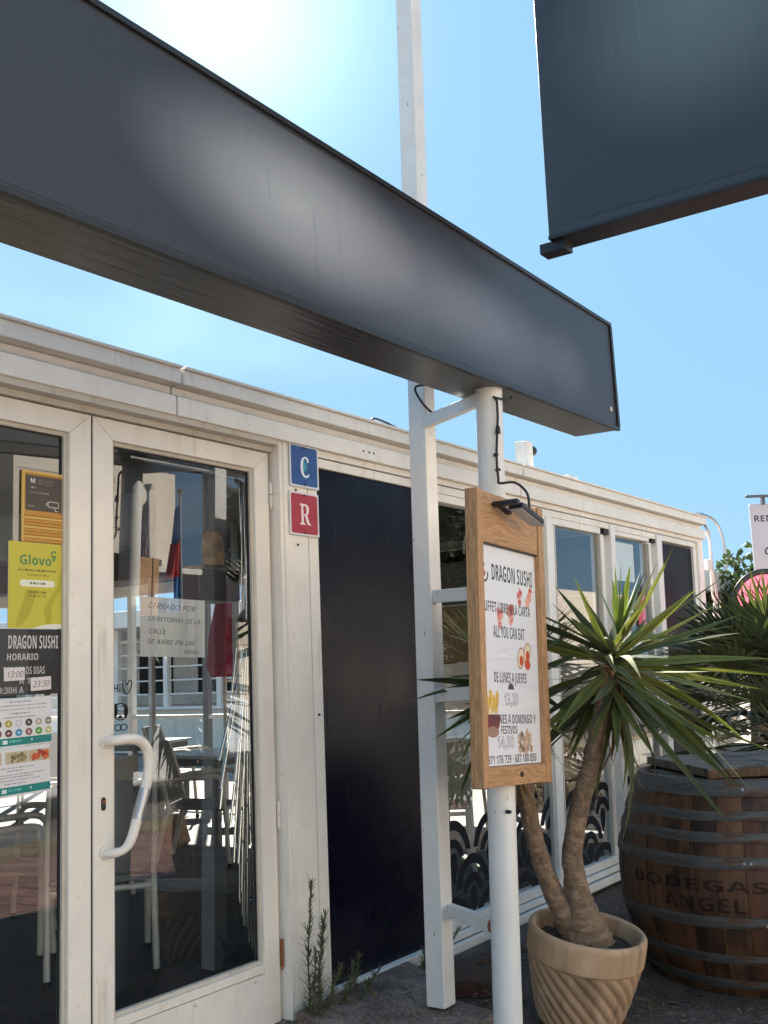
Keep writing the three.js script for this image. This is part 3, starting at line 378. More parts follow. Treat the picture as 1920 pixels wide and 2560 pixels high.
/* ---------- things inside ---------- */
{
  { // curtain of metal rods gathered to the right
    const o = thing('rod_curtain', 'curtain of shiny metal rods tied up inside the right door', 'curtain', [3.6, 0.1, -0.22]);
    part('rail', rod([3.0, 2.40, -0.2], [3.70, 2.40, -0.2], 0.010), M.steel, o);
    part('knot', (() => { const g = new THREE.SphereGeometry(0.05, 16, 12); g.scale(0.7, 1.8, 0.7); g.translate(3.685, 1.70, -0.2); return norm(g); })(), M.black, o);
    for (let i = 0; i < 18; i++) { const k = i / 17, kx = 3.655 + 0.05 * rnd(), kz = -0.2 + rr(-0.03, 0.03), bxm = mix(3.50, 3.71, Math.pow(k, 0.8)) + rr(-0.008, 0.008), by = mix(1.15, 0.32, Math.pow(k, 0.55)) + rr(-0.08, 0.04), g = [];
      const at = (t) => [mix(kx, bxm, t), mix(1.62, by, t), kz]; const n = Math.max(2, Math.round((1.62 - by) / 0.22)); for (let s = 0; s < n; s++) g.push(rod(at((s + 0.03) / n), at((s + 0.97) / n), 0.0065, 0.0065, 8)); if (i % 4 === 0) g.push(rod([kx, 1.74, kz], [mix(3.66, 3.70, rnd()), 2.395, kz], 0.005, 0.005, 6)); part('strand', g, M.steel, o); }
  }
  { const o = thing('kraft_tag', 'brown kraft tag with cut corner hanging inside the right door', 'tag', [3.62, 2.0, -0.32]);
    const s = new THREE.Shape(); s.moveTo(-0.066, 0); s.lineTo(0.066, 0); s.lineTo(0.066, 0.11); s.lineTo(0.04, 0.15); s.lineTo(-0.05, 0.15); s.lineTo(-0.066, 0.13); const g = new THREE.ExtrudeGeometry(s, { depth: 0.012, bevelSize: 0.002, bevelThickness: 0.002, bevelSegments: 1 }); g.translate(3.615, 2.0, -0.33); part('tag_board', norm(g), M.kraft, o); part('string', rod([3.615, 2.15, -0.32], [3.615, 2.73, -0.32], 0.0015), M.cable, o); }
  { const o = thing('speaker_box', 'black box hanging below the kraft tag inside', 'speaker', [3.66, 1.86, -0.45]); part('cabinet', bx(3.58, 3.86, 1.84, 1.99, -0.55, -0.38, 0.01), M.black, o); part('hanger', rod([3.72, 1.99, -0.46], [3.72, 2.73, -0.46], 0.008), M.black, o); part('grille', bx(3.60, 3.84, 1.86, 1.97, -0.38, -0.374, 0.003), M.gasket, o); }

  // armchair with sling seat
  const makeChair = (label, frame, cloth) => {
    const o = thing('armchair', label, 'chair', [0, 0, 0], 'terrace armchairs inside the pavilion'); const q = (n, g, m) => part(n, g, m, o);
    for (const s of [-1, 1]) {
      q('leg', [rod([s * 0.27, 0.005, 0.27], [s * 0.265, 0.64, 0.22], 0.016)], frame); q('leg', [rod([s * 0.25, 0.005, -0.30], [s * 0.25, 0.44, -0.20], 0.016)], frame);
      q('armrest', [tube([[s * 0.265, 0.62, 0.225], [s * 0.268, 0.655, 0.19], [s * 0.27, 0.655, 0.0], [s * 0.262, 0.64, -0.16], [s * 0.25, 0.63, -0.235]], 0.019, 20, 8)], frame);
      q('back_post', [tube([[s * 0.25, 0.42, -0.19], [s * 0.25, 0.65, -0.24], [s * 0.24, 0.90, -0.32]], 0.016, 12, 8)], frame);
      q('foot_cap', [rod([s * 0.27, 0, 0.27], [s * 0.27, 0.03, 0.268], 0.019), rod([s * 0.25, 0, -0.30], [s * 0.25, 0.03, -0.295], 0.019)], M.rubber);
    }
    q('seat', [(() => { const g = norm(new RoundedBoxGeometry(0.49, 0.03, 0.47, 2, 0.012)); g.rotateX(0.06); g.translate(0, 0.43, 0.02); return g; })()], cloth);
    q('backrest', [(() => { const g = norm(new RoundedBoxGeometry(0.47, 0.47, 0.022, 3, 0.01)); g.rotateX(-0.30); g.translate(0, 0.69, -0.262); return g; })()], cloth);
    q('seat_rail', [rod([-0.26, 0.42, 0.25], [0.26, 0.42, 0.25], 0.014), rod([-0.25, 0.40, -0.20], [0.25, 0.40, -0.20], 0.014)], frame); return o;
  };
  const c0 = makeChair('grey armchair with pale frame just inside the right door', M.chairFrame, M.sling); c0.position.set(3.76, 0.1, -1.28); c0.rotation.y = 2.5;
  const put = (src, x, z, a, label) => { const c = src.clone(); c.name = numbered('armchair'); scene.add(c); c.position.set(x, 0.1, z); c.rotation.y = a; c.userData = { ...src.userData, label }; return c; };
  const L = makeChair('pale armchair with beige seat seen through the left door glass', M.chairFrame, M.sling2); L.position.set(3.72, 0.1, -2.0); L.rotation.y = 0.9;
  put(L, 4.65, -2.55, 3.6, 'pale armchair facing away, deeper in beside the left door stile');
  put(c0, 6.2, -2.95, 2.6, 'grey armchair with its back to the door at the nearer table');
  put(c0, 8.3, -5.3, 2.7, 'grey armchair pulled up to the far table');
  put(L, 8.6, -4.0, -1.6, 'beige armchair right of the far table');
  put(c0, 7.3, -6.2, 0.6, 'grey armchair beyond the far table near the back rail');
  put(L, 6.6, -1.1, 2.2, 'beige armchair close behind the window with wave decals');
  put(c0, 8.0, -1.9, 3.4, 'grey armchair behind the yucca crown inside the window');
  const makeTable = (label) => { const o = thing('cafe_table', label, 'table', [0, 0, 0], 'tables inside the pavilion'); const q = (n, g, m) => part(n, g, m, o); q('table_top', bx(-0.4, 0.4, 0.71, 0.74, -0.4, 0.4, 0.006), M.tableTop); q('apron', [bx(-0.36, 0.36, 0.65, 0.709, 0.33, 0.36), bx(-0.36, 0.36, 0.65, 0.709, -0.36, -0.33), bx(-0.36, -0.33, 0.65, 0.709, -0.33, 0.33), bx(0.33, 0.36, 0.65, 0.709, -0.33, 0.33)], M.tableLeg); for (const a of [-1, 1]) for (const b of [-1, 1]) q('leg', bx(a * 0.345 - 0.025, a * 0.345 + 0.025, 0, 0.65, b * 0.345 - 0.025, b * 0.345 + 0.025, 0.004), M.tableLeg); return o; };
  const t0 = makeTable('grey topped table nearest the right door'); t0.position.set(7.2, 0.1, -3.75);
  const t1 = t0.clone(); t1.name = numbered('cafe_table'); scene.add(t1); t1.position.set(8.5, 0.1, -6.1); t1.rotation.y = 0.2; t1.userData = { ...t0.userData, label: 'grey topped table near the back of the pavilion' };
  const t2 = t0.clone(); t2.name = numbered('cafe_table'); scene.add(t2); t2.position.set(7.2, 0.1, -1.5); t2.rotation.y = 0; t2.userData = { ...t0.userData, label: 'grey topped table behind the window with wave decals' };
  { const o = thing('wooden_ramp', 'small wooden wedge ramp standing on the pavilion floor', 'ramp', [6.6, 0.1, -3.9]); const s = new THREE.Shape(); s.moveTo(0, 0); s.lineTo(0.36, 0); s.lineTo(0.14, 0.26); s.lineTo(0, 0.26); const g = norm(new THREE.ExtrudeGeometry(s, { depth: 0.36, bevelEnabled: false })); g.rotateY(0.5); g.translate(6.5, 0.1, -4.0); part('wedge', boxUV(g), M.ply, o); }
  { const o = thing('closed_parasol', 'closed magenta parasol standing inside near the rod curtain', 'parasol', [7.55, 0.1, -3.95]); part('pole', rod([7.55, 0.1, -3.95], [7.55, 2.45, -3.95], 0.02), M.white, o); const pts = [[0.03, 2.35], [0.07, 2.2], [0.13, 1.9], [0.16, 1.6], [0.12, 1.5], [0.05, 1.52]].map(([r, y]) => new THREE.Vector2(r, y)); const g = norm(new THREE.LatheGeometry(pts, 24)); const p = g.attributes.position; for (let i = 0; i < p.count; i++) { const a = Math.atan2(p.getZ(i), p.getX(i)), k = 1 + 0.22 * Math.sin(a * 6); p.setX(i, p.getX(i) * k); p.setZ(i, p.getZ(i) * k); } g.computeVertexNormals(); g.translate(7.55, 0, -3.95); part('canopy', g, M.magenta, o); part('foot', rod([7.55, 0.1, -3.95], [7.55, 0.16, -3.95], 0.22, 0.2, 24), M.tableLeg, o); }
  { const o = thing('paper_flower', 'pink and white paper flower hanging inside the far window', 'decoration', [8.35, 0.95, -0.2]); for (let i = 0; i < 9; i++) { const a = i / 9 * 6.28, g = norm(new THREE.SphereGeometry(0.06, 10, 8)); g.scale(0.45, 1.5, 0.35); g.rotateZ(a * 0.16 - 0.4); g.translate(8.16 + 0.06 * Math.cos(a), 1.06 + 0.03 * Math.sin(a * 2), -0.16 + 0.05 * Math.sin(a)); part('petal', g, i % 2 ? S({ color: lin(0.75, 0.25, 0.42), roughness: 0.7 }) : S({ color: lin(0.8, 0.68, 0.74), roughness: 0.7 }), o); } part('thread', rod([8.16, 1.15, -0.16], [8.2, 2.45, -0.16], 0.002), M.cable, o); }
  // outside beyond the end wall
  const kiosk = thing('white_kiosk', 'low white kiosk with glazed front standing beyond the end wall', 'kiosk', [17.5, 0, -9]);
  part('wall', [bx(16, 20, 0, 0.9, -34, -3, 0.01)], M.stucco, kiosk); part('roof', bx(15.4, 20.4, 2.6, 2.95, -34.5, -2.6, 0.02), M.white, kiosk); for (let i = 0; i < 22; i++) part('post', bx(16.0, 16.12, 0.9, 2.6, -34.6 + i * 1.5, -34.48 + i * 1.5), M.white, kiosk); part('back_wall', bx(19.7, 20, 0.9, 2.6, -34, -3, 0), M.white, kiosk); part('counter', bx(15.9, 16.3, 0.9, 0.96, -34, -3, 0.01), M.white, kiosk); for (let i = 0; i < 14; i++) part('window', bx(19.66, 19.70, 1.15, 2.3, -33 + i * 2.1, -31.8 + i * 2.1, 0.01), i % 3 ? M.panel : M.tableTop, kiosk); for (let i = 0; i < 5; i++) part('rail', bx(16.04, 16.08, 1.2 + i * 0.28, 1.23 + i * 0.28, -34, -3, 0), M.white, kiosk);
}

/* ---------- sign posts, overhead signs, menu board ---------- */
{
  const o = thing('sign_post_frame', 'white square and round steel posts joined by rungs in front of pavilion', 'post', [3.95, 0, 0.8]);
  part('square_post', (() => { const g = bx(3.992, 4.082, 0.10, 4.9, 0.515, 0.605, 0.006), p = g.attributes.position; for (let i = 0; i < p.count; i++) p.setX(i, p.getX(i) - 0.036 + 0.024 * p.getY(i)); return g; })(), M.post, o);
  const round = (() => { const g = norm(new THREE.CylinderGeometry(0.0555, 0.0555, 2.66, 36, 1)); g.translate(0, 1.33, 0); const p = g.attributes.position; for (let i = 0; i < p.count; i++) p.setX(i, p.getX(i) + 3.77 + 0.05 * p.getY(i)); g.translate(0, 0, 1.0); return g; })();
  part('round_post', round, M.post, o);
  const rungs = [[[4.03, 2.585, 0.60], [3.895, 2.60, 0.96]], [[4.03, 1.800, 0.60], [3.86, 1.785, 0.96]], [[4.02, 1.372, 0.60], [3.845, 1.385, 0.96]], [[4.035, 0.478, 0.60], [3.80, 0.492, 0.965]]];
  for (const [a, b] of rungs) part('rung', bar(a, b, 0.030, 0.056), M.post, o);
  part('weld', [[4.03, 0.478, 0.61], [3.805, 0.492, 0.935], [4.03, 1.800, 0.61], [4.03, 2.585, 0.61]].map(([x, y, z]) => { const g = norm(new THREE.SphereGeometry(0.024, 8, 6)); g.scale(0.8, 1.1, 0.7); g.translate(x, y, z); return g; }), M.rust, o);
  part('bolt', [[3.795, 0.93, 1.058], [3.855, 2.34, 1.056], [3.87, 2.28, 1.054]].map(([x, y, z]) => rod([x - 0.02, y, z - 0.012], [x - 0.02, y, z + 0.006], 0.008, 0.006, 8)), M.gasket, o);

  const smudge = (W, H, base, spots) => canvas(W, H, (x) => { x.fillStyle = base; x.fillRect(0, 0, W, H); for (const [cx, cy, rx, ry, c, a] of spots) { x.save(); x.translate(cx, cy); x.scale(rx, ry); const g = x.createRadialGradient(0, 0, 0, 0, 0, 1); g.addColorStop(0, 'rgba(' + c + ',' + a + ')'); g.addColorStop(0.45, 'rgba(' + c + ',' + a * 0.7 + ')'); g.addColorStop(1, 'rgba(' + c + ',0)'); x.fillStyle = g; x.fillRect(-1, -1, 2, 2); x.restore(); } for (let i = 0; i < 60; i++) { x.fillStyle = i % 2 ? 'rgba(20,22,28,.06)' : 'rgba(200,204,210,.03)'; x.fillRect(rr(0, W), rr(-0.3 * H, H * 0.6), rr(1, 4), rr(10, H * 0.6)); } });
  { // long fascia sign carried by the posts
    const s = thing('overhead_sign', 'long dark box sign carried on the posts above the menu board', 'sign', [3.03, 2.60, 1.1]);
    const w = 4.26, h = 0.575, d = 0.24; const box = new THREE.Mesh(new RoundedBoxGeometry(w, h, d, 2, 0.006), M.sign); box.name = 'sign_box'; box.position.set(0.17, h / 2, -0.09); s.add(box);
    const face = new THREE.Mesh(new THREE.PlaneGeometry(w - 0.05, h - 0.05), S({ roughness: 0.5, map: smudge(1024, 180, '#2d313b', [[330, 78, 190, 100, '188,194,196', 0.85], [480, 96, 240, 90, '160,164,172', 0.6], [690, 110, 170, 80, '140,142,154', 0.55], [860, 110, 90, 70, '132,132,140', 0.4]]) })); face.name = 'faded_print'; face.position.set(0.17, h / 2, -0.09 + d / 2 + 0.0015); s.add(face);
    const e = new THREE.Mesh(mergeGeometries([bx(-w / 2 + 0.17, w / 2 + 0.17, h - 0.012, h + 0.006, 0.02, 0.042, 0.002), bx(-w / 2 + 0.17, w / 2 + 0.17, -0.004, 0.014, 0.02, 0.042, 0.002), bx(w / 2 + 0.15, w / 2 + 0.177, 0.015, h - 0.013, 0.02, 0.042, 0.002)]), M.black); e.name = 'edge_trim'; s.add(e);
    const sc = new THREE.Mesh(rod([2.20, 0.10, 0.03], [2.20, 0.10, 0.036], 0.014), M.dull); sc.name = 'sticker_spot'; s.add(sc); s.rotation.set(0, 0.062, 0.042); }
  { const s = thing('projecting_sign', 'dark panel sign projecting forward from the top of the long sign', 'sign', [4.12, 3.29, 1.9]);
    const b = new THREE.Mesh(new RoundedBoxGeometry(0.14, 1.9, 1.5, 2, 0.006), M.sign); b.position.set(0.02, 0.95, 0.09); b.name = 'sign_box'; s.add(b);
    const f = new THREE.Mesh(new THREE.PlaneGeometry(1.4, 1.8), S({ roughness: 0.5, map: smudge(512, 640, '#30353e', [[250, 360, 260, 220, '128,150,146', 0.6], [300, 120, 220, 110, '140,136,150', 0.5]]) })); f.rotation.y = -Math.PI / 2; f.position.set(-0.0515, 0.95, 0.09); f.name = 'faded_print'; s.add(f);
    const k = new THREE.Mesh(mergeGeometries([bx(-0.02, 0.06, -0.045, 0.001, -0.72, -0.60, 0.003), bx(-0.056, 0.10, -0.004, 0.012, -0.66, 0.84, 0.002)]), M.black); k.name = 'bracket'; s.add(k); }

  // wooden menu board hung on the round post
  const b = thing('menu_board', 'tall wooden framed menu board with white poster fixed to the round post', 'menu board', [3.515, 1.045, 1.10]);
  const W = 0.558, H = 1.128, q = (n, g, m) => { const me = new THREE.Mesh(g, m); me.name = n; me.castShadow = true; b.add(me); return me; };
  q('side_board', bx(0, 0.045, 0, H, -0.055, 0, 0.004), M.wood); q('side_board', bx(W - 0.045, W, -0.004, H, -0.055, 0.0, 0.004), M.wood);
  q('top_board', bx(0.0455, W - 0.0455, H - 0.205, H - 0.004, -0.05, -0.006, 0.003), M.woodX); q('bottom_board', bx(0.0455, W - 0.0455, 0.001, 0.075, -0.05, -0.003, 0.003), M.woodX);
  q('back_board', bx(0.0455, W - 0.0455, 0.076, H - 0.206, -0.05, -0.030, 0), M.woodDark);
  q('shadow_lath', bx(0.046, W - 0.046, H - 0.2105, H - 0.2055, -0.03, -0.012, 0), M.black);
  q('screw', mergeGeometries([rod([0.30, 0.04, -0.004], [0.30, 0.04, 0.001], 0.011), rod([0.32, H - 0.045, -0.006], [0.32, H - 0.045, 0.002], 0.014)]), M.gasket);
  b.rotation.z = -0.054;
  const pt = thing('menu_poster', 'white buffet menu poster in the wooden board', 'poster', [3.515, 1.045, 1.10]); pt.rotation.z = -0.054;
  const pw = W - 0.092, ph = H - 0.285; const pm = new THREE.Mesh(new THREE.BoxGeometry(pw, ph, 0.003), M.paperBack); pm.position.set(W / 2, 0.077 + ph / 2, -0.026); pm.name = 'paper'; pt.add(pm);
  const map = canvas(760, 1372, (x, w, h) => {
    x.fillStyle = '#e2e2e6'; x.fillRect(0, 0, w, h); for (let i = 0; i < 7; i++) { x.fillStyle = i % 2 ? 'rgba(205,205,222,.35)' : 'rgba(238,236,238,.4)'; x.save(); x.translate(rr(0, w), rr(500, 1250)); x.rotate(rr(-0.3, 0.1)); x.fillRect(-300, -8, 600, rr(8, 26)); x.restore(); }
    const ink = '#2c2d33'; x.strokeStyle = '#33323a'; x.lineWidth = 14; x.beginPath(); x.arc(62, 190, 46, -0.3, 3.8); x.stroke(); x.fillStyle = '#a32c30'; x.beginPath(); x.arc(58, 186, 20, 0, 7); x.fill(); x.fillStyle = ink; x.beginPath(); x.moveTo(26, 140); x.lineTo(44, 84); x.lineTo(74, 138); x.fill();
    txt(x, 'DRAGON SUSHI', 435, 170, 130, 565, { color: ink, sy: 1.1 });
    for (const [cx, cy, a, b, c] of [[660, 268, 52, 66, '#c8452f'], [520, 300, 46, 74, '#b8303a'], [250, 430, 46, 78, '#bf2f42'], [395, 400, 62, 70, '#a93a36'], [640, 330, 44, 40, '#d98a62'], [400, 466, 40, 40, '#c8656a'], [255, 500, 36, 44, '#cc6a78']]) { for (let i = 0; i < 12; i++) { x.globalAlpha = 0.65; x.fillStyle = i % 3 === 2 ? '#e6b09a' : c; x.beginPath(); x.ellipse(cx + rr(-a, a) * 0.5, cy + rr(-b, b) * 0.5, rr(8, a * 0.55), rr(10, b * 0.5), rr(0, 3), 0, 7); x.fill(); } x.globalAlpha = 1; }
    txt(x, 'BUFFET LIBRE A LA CARTA', 345, 392, 92, 650, { color: '#3a393f' }); txt(x, 'ALL YOU CAN EAT', 370, 545, 104, 420, { color: '#3a393f' });
    for (const [cx, cy] of [[520, 700], [610, 665]]) { x.strokeStyle = '#a06a34'; x.lineWidth = 16; x.beginPath(); x.ellipse(cx, cy, 38, 64, 0.3, 0, 7); x.stroke(); x.fillStyle = '#e8d8c0'; x.fill(); x.fillStyle = '#c8502c'; x.beginPath(); x.ellipse(cx + 4, cy + 16, 24, 34, 0.2, 0, 7); x.fill(); } x.fillStyle = '#cf5230'; x.beginPath(); x.ellipse(610, 740, 40, 34, 0, 0, 7); x.fill();
    txt(x, 'DE LUNES A JUEVES', 370, 832, 82, 440, { color: '#34343a', sy: 1.1 });
    x.fillStyle = '#3a3a42'; x.beginPath(); x.arc(372, 905, 40, Math.PI, 0); x.fill(); txt(x, '13,20', 370, 968, 100, 190, { color: '#5c5c68', stroke: 4 });
    for (let i = 0; i < 44; i++) { x.strokeStyle = ['#d9b84a', '#c99a34', '#e0c870'][i % 3]; x.lineWidth = 10; x.beginPath(); const a = rr(50, 190); x.moveTo(a, rr(1010, 1070)); x.lineTo(a + rr(-40, 40), rr(900, 980)); x.stroke(); } x.fillStyle = '#7c2630'; x.beginPath(); x.moveTo(24, 1062); x.lineTo(224, 1062); x.quadraticCurveTo(216, 1170, 124, 1190); x.quadraticCurveTo(36, 1170, 24, 1062); x.fill(); x.fillStyle = '#9a7a6a'; x.beginPath(); x.ellipse(124, 1168, 76, 34, 0, 0, 7); x.fill();
    txt(x, 'VIERNES A DOMINGO Y', 390, 1092, 78, 620, { color: '#3a343c' }); txt(x, 'FESTIVOS', 330, 1178 - 20, 70, 220, { color: '#34343a' });
    txt(x, '14,80', 280, 1232, 96, 220, { color: '#5c5c68', stroke: 4 }); for (let i = 0; i < 40; i++) { x.globalAlpha = 0.75; x.fillStyle = ['#a88a70', '#6a5444', '#d8c4b0', '#c09a7a'][i % 4]; x.beginPath(); x.ellipse(520 + rr(-90, 110) * (i % 2 ? 0.6 : 1), 1236 + rr(-60, 60), rr(10, 34), rr(8, 24), rr(0, 3), 0, 7); x.fill(); } x.globalAlpha = 1;
    txt(x, '971 176 739 · 687 188 850', 372, 1336, 62, 640, { color: '#3a3a40', sy: 1.1 });
  });
  const pf = new THREE.Mesh(new THREE.PlaneGeometry(pw, ph), S({ map, roughness: 0.42 })); pf.position.set(W / 2, 0.077 + ph / 2, -0.0238); pf.name = 'print'; pt.add(pf);
  // slim floodlight and its lead
  const l = thing('floodlight', 'slim black floodlight on the top rail of the menu board', 'lamp', [3.80, 2.08, 1.14]);
  { const m = new THREE.Matrix4().makeRotationZ(-0.28); const g = (a) => { a.applyMatrix4(m); a.translate(3.80, 2.085, 1.15); return a; };
    part('housing', [g(bx(-0.07, 0.12, -0.010, 0.012, 0.0, 0.062, 0.004))], M.black, l); part('cooling_fin', [0.0, 0.025, 0.05, 0.075].map((x) => g(bx(x, x + 0.006, 0.0115, 0.021, 0.01, 0.052, 0.001))), M.black, l); part('arm', [g(bx(-0.11, -0.085, -0.006, 0.012, -0.052, 0.06, 0.003)), g(bx(-0.09, 0.0, -0.004, 0.008, -0.045, -0.02, 0.002))], M.black, l); part('lens', [g(bx(-0.065, 0.115, -0.0135, -0.0098, 0.005, 0.057, 0))], M.galv, l); part('end_cap', [g(bx(0.1202, 0.142, -0.008, 0.012, 0.008, 0.054, 0.003))], M.galv, l); }
  solo('lamp_cable', tube([[3.855, 2.10, 1.18], [3.86, 2.17, 1.17], [3.84, 2.215, 1.13], [3.80, 2.215, 1.08], [3.83, 2.24, 1.06], [3.835, 2.33, 1.055], [3.845, 2.42, 1.057], [3.855, 2.52, 1.06], [3.86, 2.585, 1.05], [3.905, 2.59, 0.93], [4.0, 2.60, 0.72], [4.06, 2.62, 0.635], [3.98, 2.66, 0.62], [3.955, 2.73, 0.60], [4.03, 2.75, 0.64], [4.10, 2.75, 0.64]], 0.0055, 150, 7), M.cable, 'black cable looping from the posts down to the board lamp', 'cable');
  solo('lamp_cable', tube([[3.86, 2.585, 1.052], [3.93, 2.585, 1.07], [3.98, 2.60, 1.06], [4.02, 2.62, 1.04]], 0.005, 30, 6), M.cable, 'short black cable end running from round post to sign underside', 'cable');
  solo('cable_joint', [rod([3.845, 2.43, 1.062], [3.848, 2.46, 1.062], 0.012, 0.009, 8)], M.cable, 'black tape joint halfway down the round post cable', 'cable joint');
}

/* ---------- broken kerb slab under the square post ---------- */
{
  const slab = (pts, h, y0, seedK) => { const s = new THREE.Shape(); pts.forEach(([x, z], i) => s[i ? 'lineTo' : 'moveTo'](x, -z)); s.closePath(); const g = norm(new THREE.ExtrudeGeometry(s, { depth: h - 0.02, bevelSize: 0.012, bevelThickness: 0.012, bevelSegments: 2, steps: 1 })); g.rotateX(-Math.PI / 2); g.translate(0, y0, 0); return boxUV(g); };
  const k = thing('kerb_slab', 'broken brown concrete slab carrying the square post', 'slab', [4.0, 0, 0.4]);
  part('slab_block', slab([[3.70, 0.05], [4.55, 0.03], [4.40, 0.25], [4.12, 0.55], [4.06, 0.78], [3.90, 0.80], [3.70, 0.62], [3.60, 0.30]], 0.10, 0.0), M.slab, k);
  const k2 = thing('stone_fragment', 'reddish stone fragment behind the square post', 'stone', [4.5, 0, 0.3]); part('block', slab([[4.42, 0.28], [4.62, 0.18], [4.78, 0.22], [4.66, 0.42], [4.50, 0.50]], 0.075, 0.0), M.brickRed, k2);
  const k3 = thing('stone_fragment', 'low grey stone strip along the window sill', 'stone', [5.4, 0, 0.15]); part('block', slab([[4.62, 0.06], [6.4, 0.06], [6.2, 0.22], [5.3, 0.26], [4.66, 0.15]], 0.05, -0.01), M.ground, k3);
  const gr = []; for (let i = 0; i < 260; i++) { const g = norm(new THREE.IcosahedronGeometry(rr(0.003, 0.009), 0)); g.scale(1, 0.6, 1); const x = rr(3.62, 5.4), z = rr(0.05, 1.5); const on = x < 4.35 && z < 0.7; g.translate(x, on ? 0.101 : 0.002, z); gr.push(g); } const go = solo('grit', gr, M.slab, 'loose grit scattered round the posts and pot', 'grit'); go.userData.kind = 'stuff';
}

/* ---------- pot and yucca ---------- */
const POT = new THREE.Group();
{
  const tilt = new THREE.Quaternion().setFromAxisAngle(V(0.57, 0, 0.82), 0.13).multiply(new THREE.Quaternion().setFromAxisAngle(V(0.815, 0, -0.56).normalize(), 0.15)), base = V(4.382, -0.012, 0.994);
  const o = thing('flower_pot', 'sandy clay pot with twisted fluting and wide rim', 'flower pot', base.toArray());
  const prof = (t) => { // t 0..1 up the outside of the body
    return 0.150 + 0.087 * Math.pow(t, 0.62); };
  const N = 264, R = 40, pos = [], uv = [], idx = [], H = 0.285;
  for (let i = 0; i <= R; i++) { const t = i / R, y = t * H; for (let j = 0; j <= N; j++) { const a = j / N * Math.PI * 2, fade = sm(0.0, 0.08, t) * (1 - sm(0.93, 1.0, t)), tw = a * 22 - t * 29; const flute = 1 - Math.pow(0.5 + 0.5 * Math.cos(tw), 2.5); const r = prof(t) + 0.010 * fade * (flute - 0.6); pos.push(r * Math.cos(a), y, r * Math.sin(a)); uv.push(a * 0.24, y); } }
  for (let i = 0; i < R; i++) for (let j = 0; j < N; j++) { const a = i * (N + 1) + j, b = a + N + 1; idx.push(a, b, a + 1, b, b + 1, a + 1); }
  const g = new THREE.BufferGeometry(); g.setAttribute('position', new THREE.Float32BufferAttribute(pos, 3)); g.setAttribute('uv', new THREE.Float32BufferAttribute(uv, 2)); g.setIndex(idx); g.computeVertexNormals();
  const add = (n, ge, m) => { const me = new THREE.Mesh(ge, m); me.name = n; me.castShadow = true; o.add(me); };
  add('fluted_body', g, M.terra);
  const rim = new THREE.LatheGeometry([[0.232, 0.278], [0.240, 0.282], [0.2455, 0.292], [0.2485, 0.375], [0.2475, 0.392], [0.241, 0.402], [0.231, 0.405], [0.222, 0.400], [0.216, 0.388], [0.212, 0.30]].map((p) => new THREE.Vector2(...p)), 96); { const u = rim.attributes.uv; for (let i = 0; i < u.count; i++) u.setXY(i, u.getX(i) * 1.5, u.getY(i) * 0.2); } add('rim', rim, M.terra);
  const sg = new THREE.CircleGeometry(0.216, 60, 0); const soilG = new THREE.PlaneGeometry(0.44, 0.44, 44, 44); soilG.rotateX(-Math.PI / 2); { const p = soilG.attributes.position; for (let i = 0; i < p.count; i++) { let x = p.getX(i), z = p.getZ(i); const r = Math.hypot(x, z); if (r > 0.213) { x *= 0.213 / r; z *= 0.213 / r; } p.setXYZ(i, x, 0.345 + 0.03 * (fbm(x * 2 + 3, z * 2 + 3, 12, 12, 4, 12) - 0.5) - 0.012 * r / 0.2, z); } soilG.computeVertexNormals(); } add('soil', soilG, M.soil);
  o.quaternion.copy(tilt); POT.copy(o, false);
}
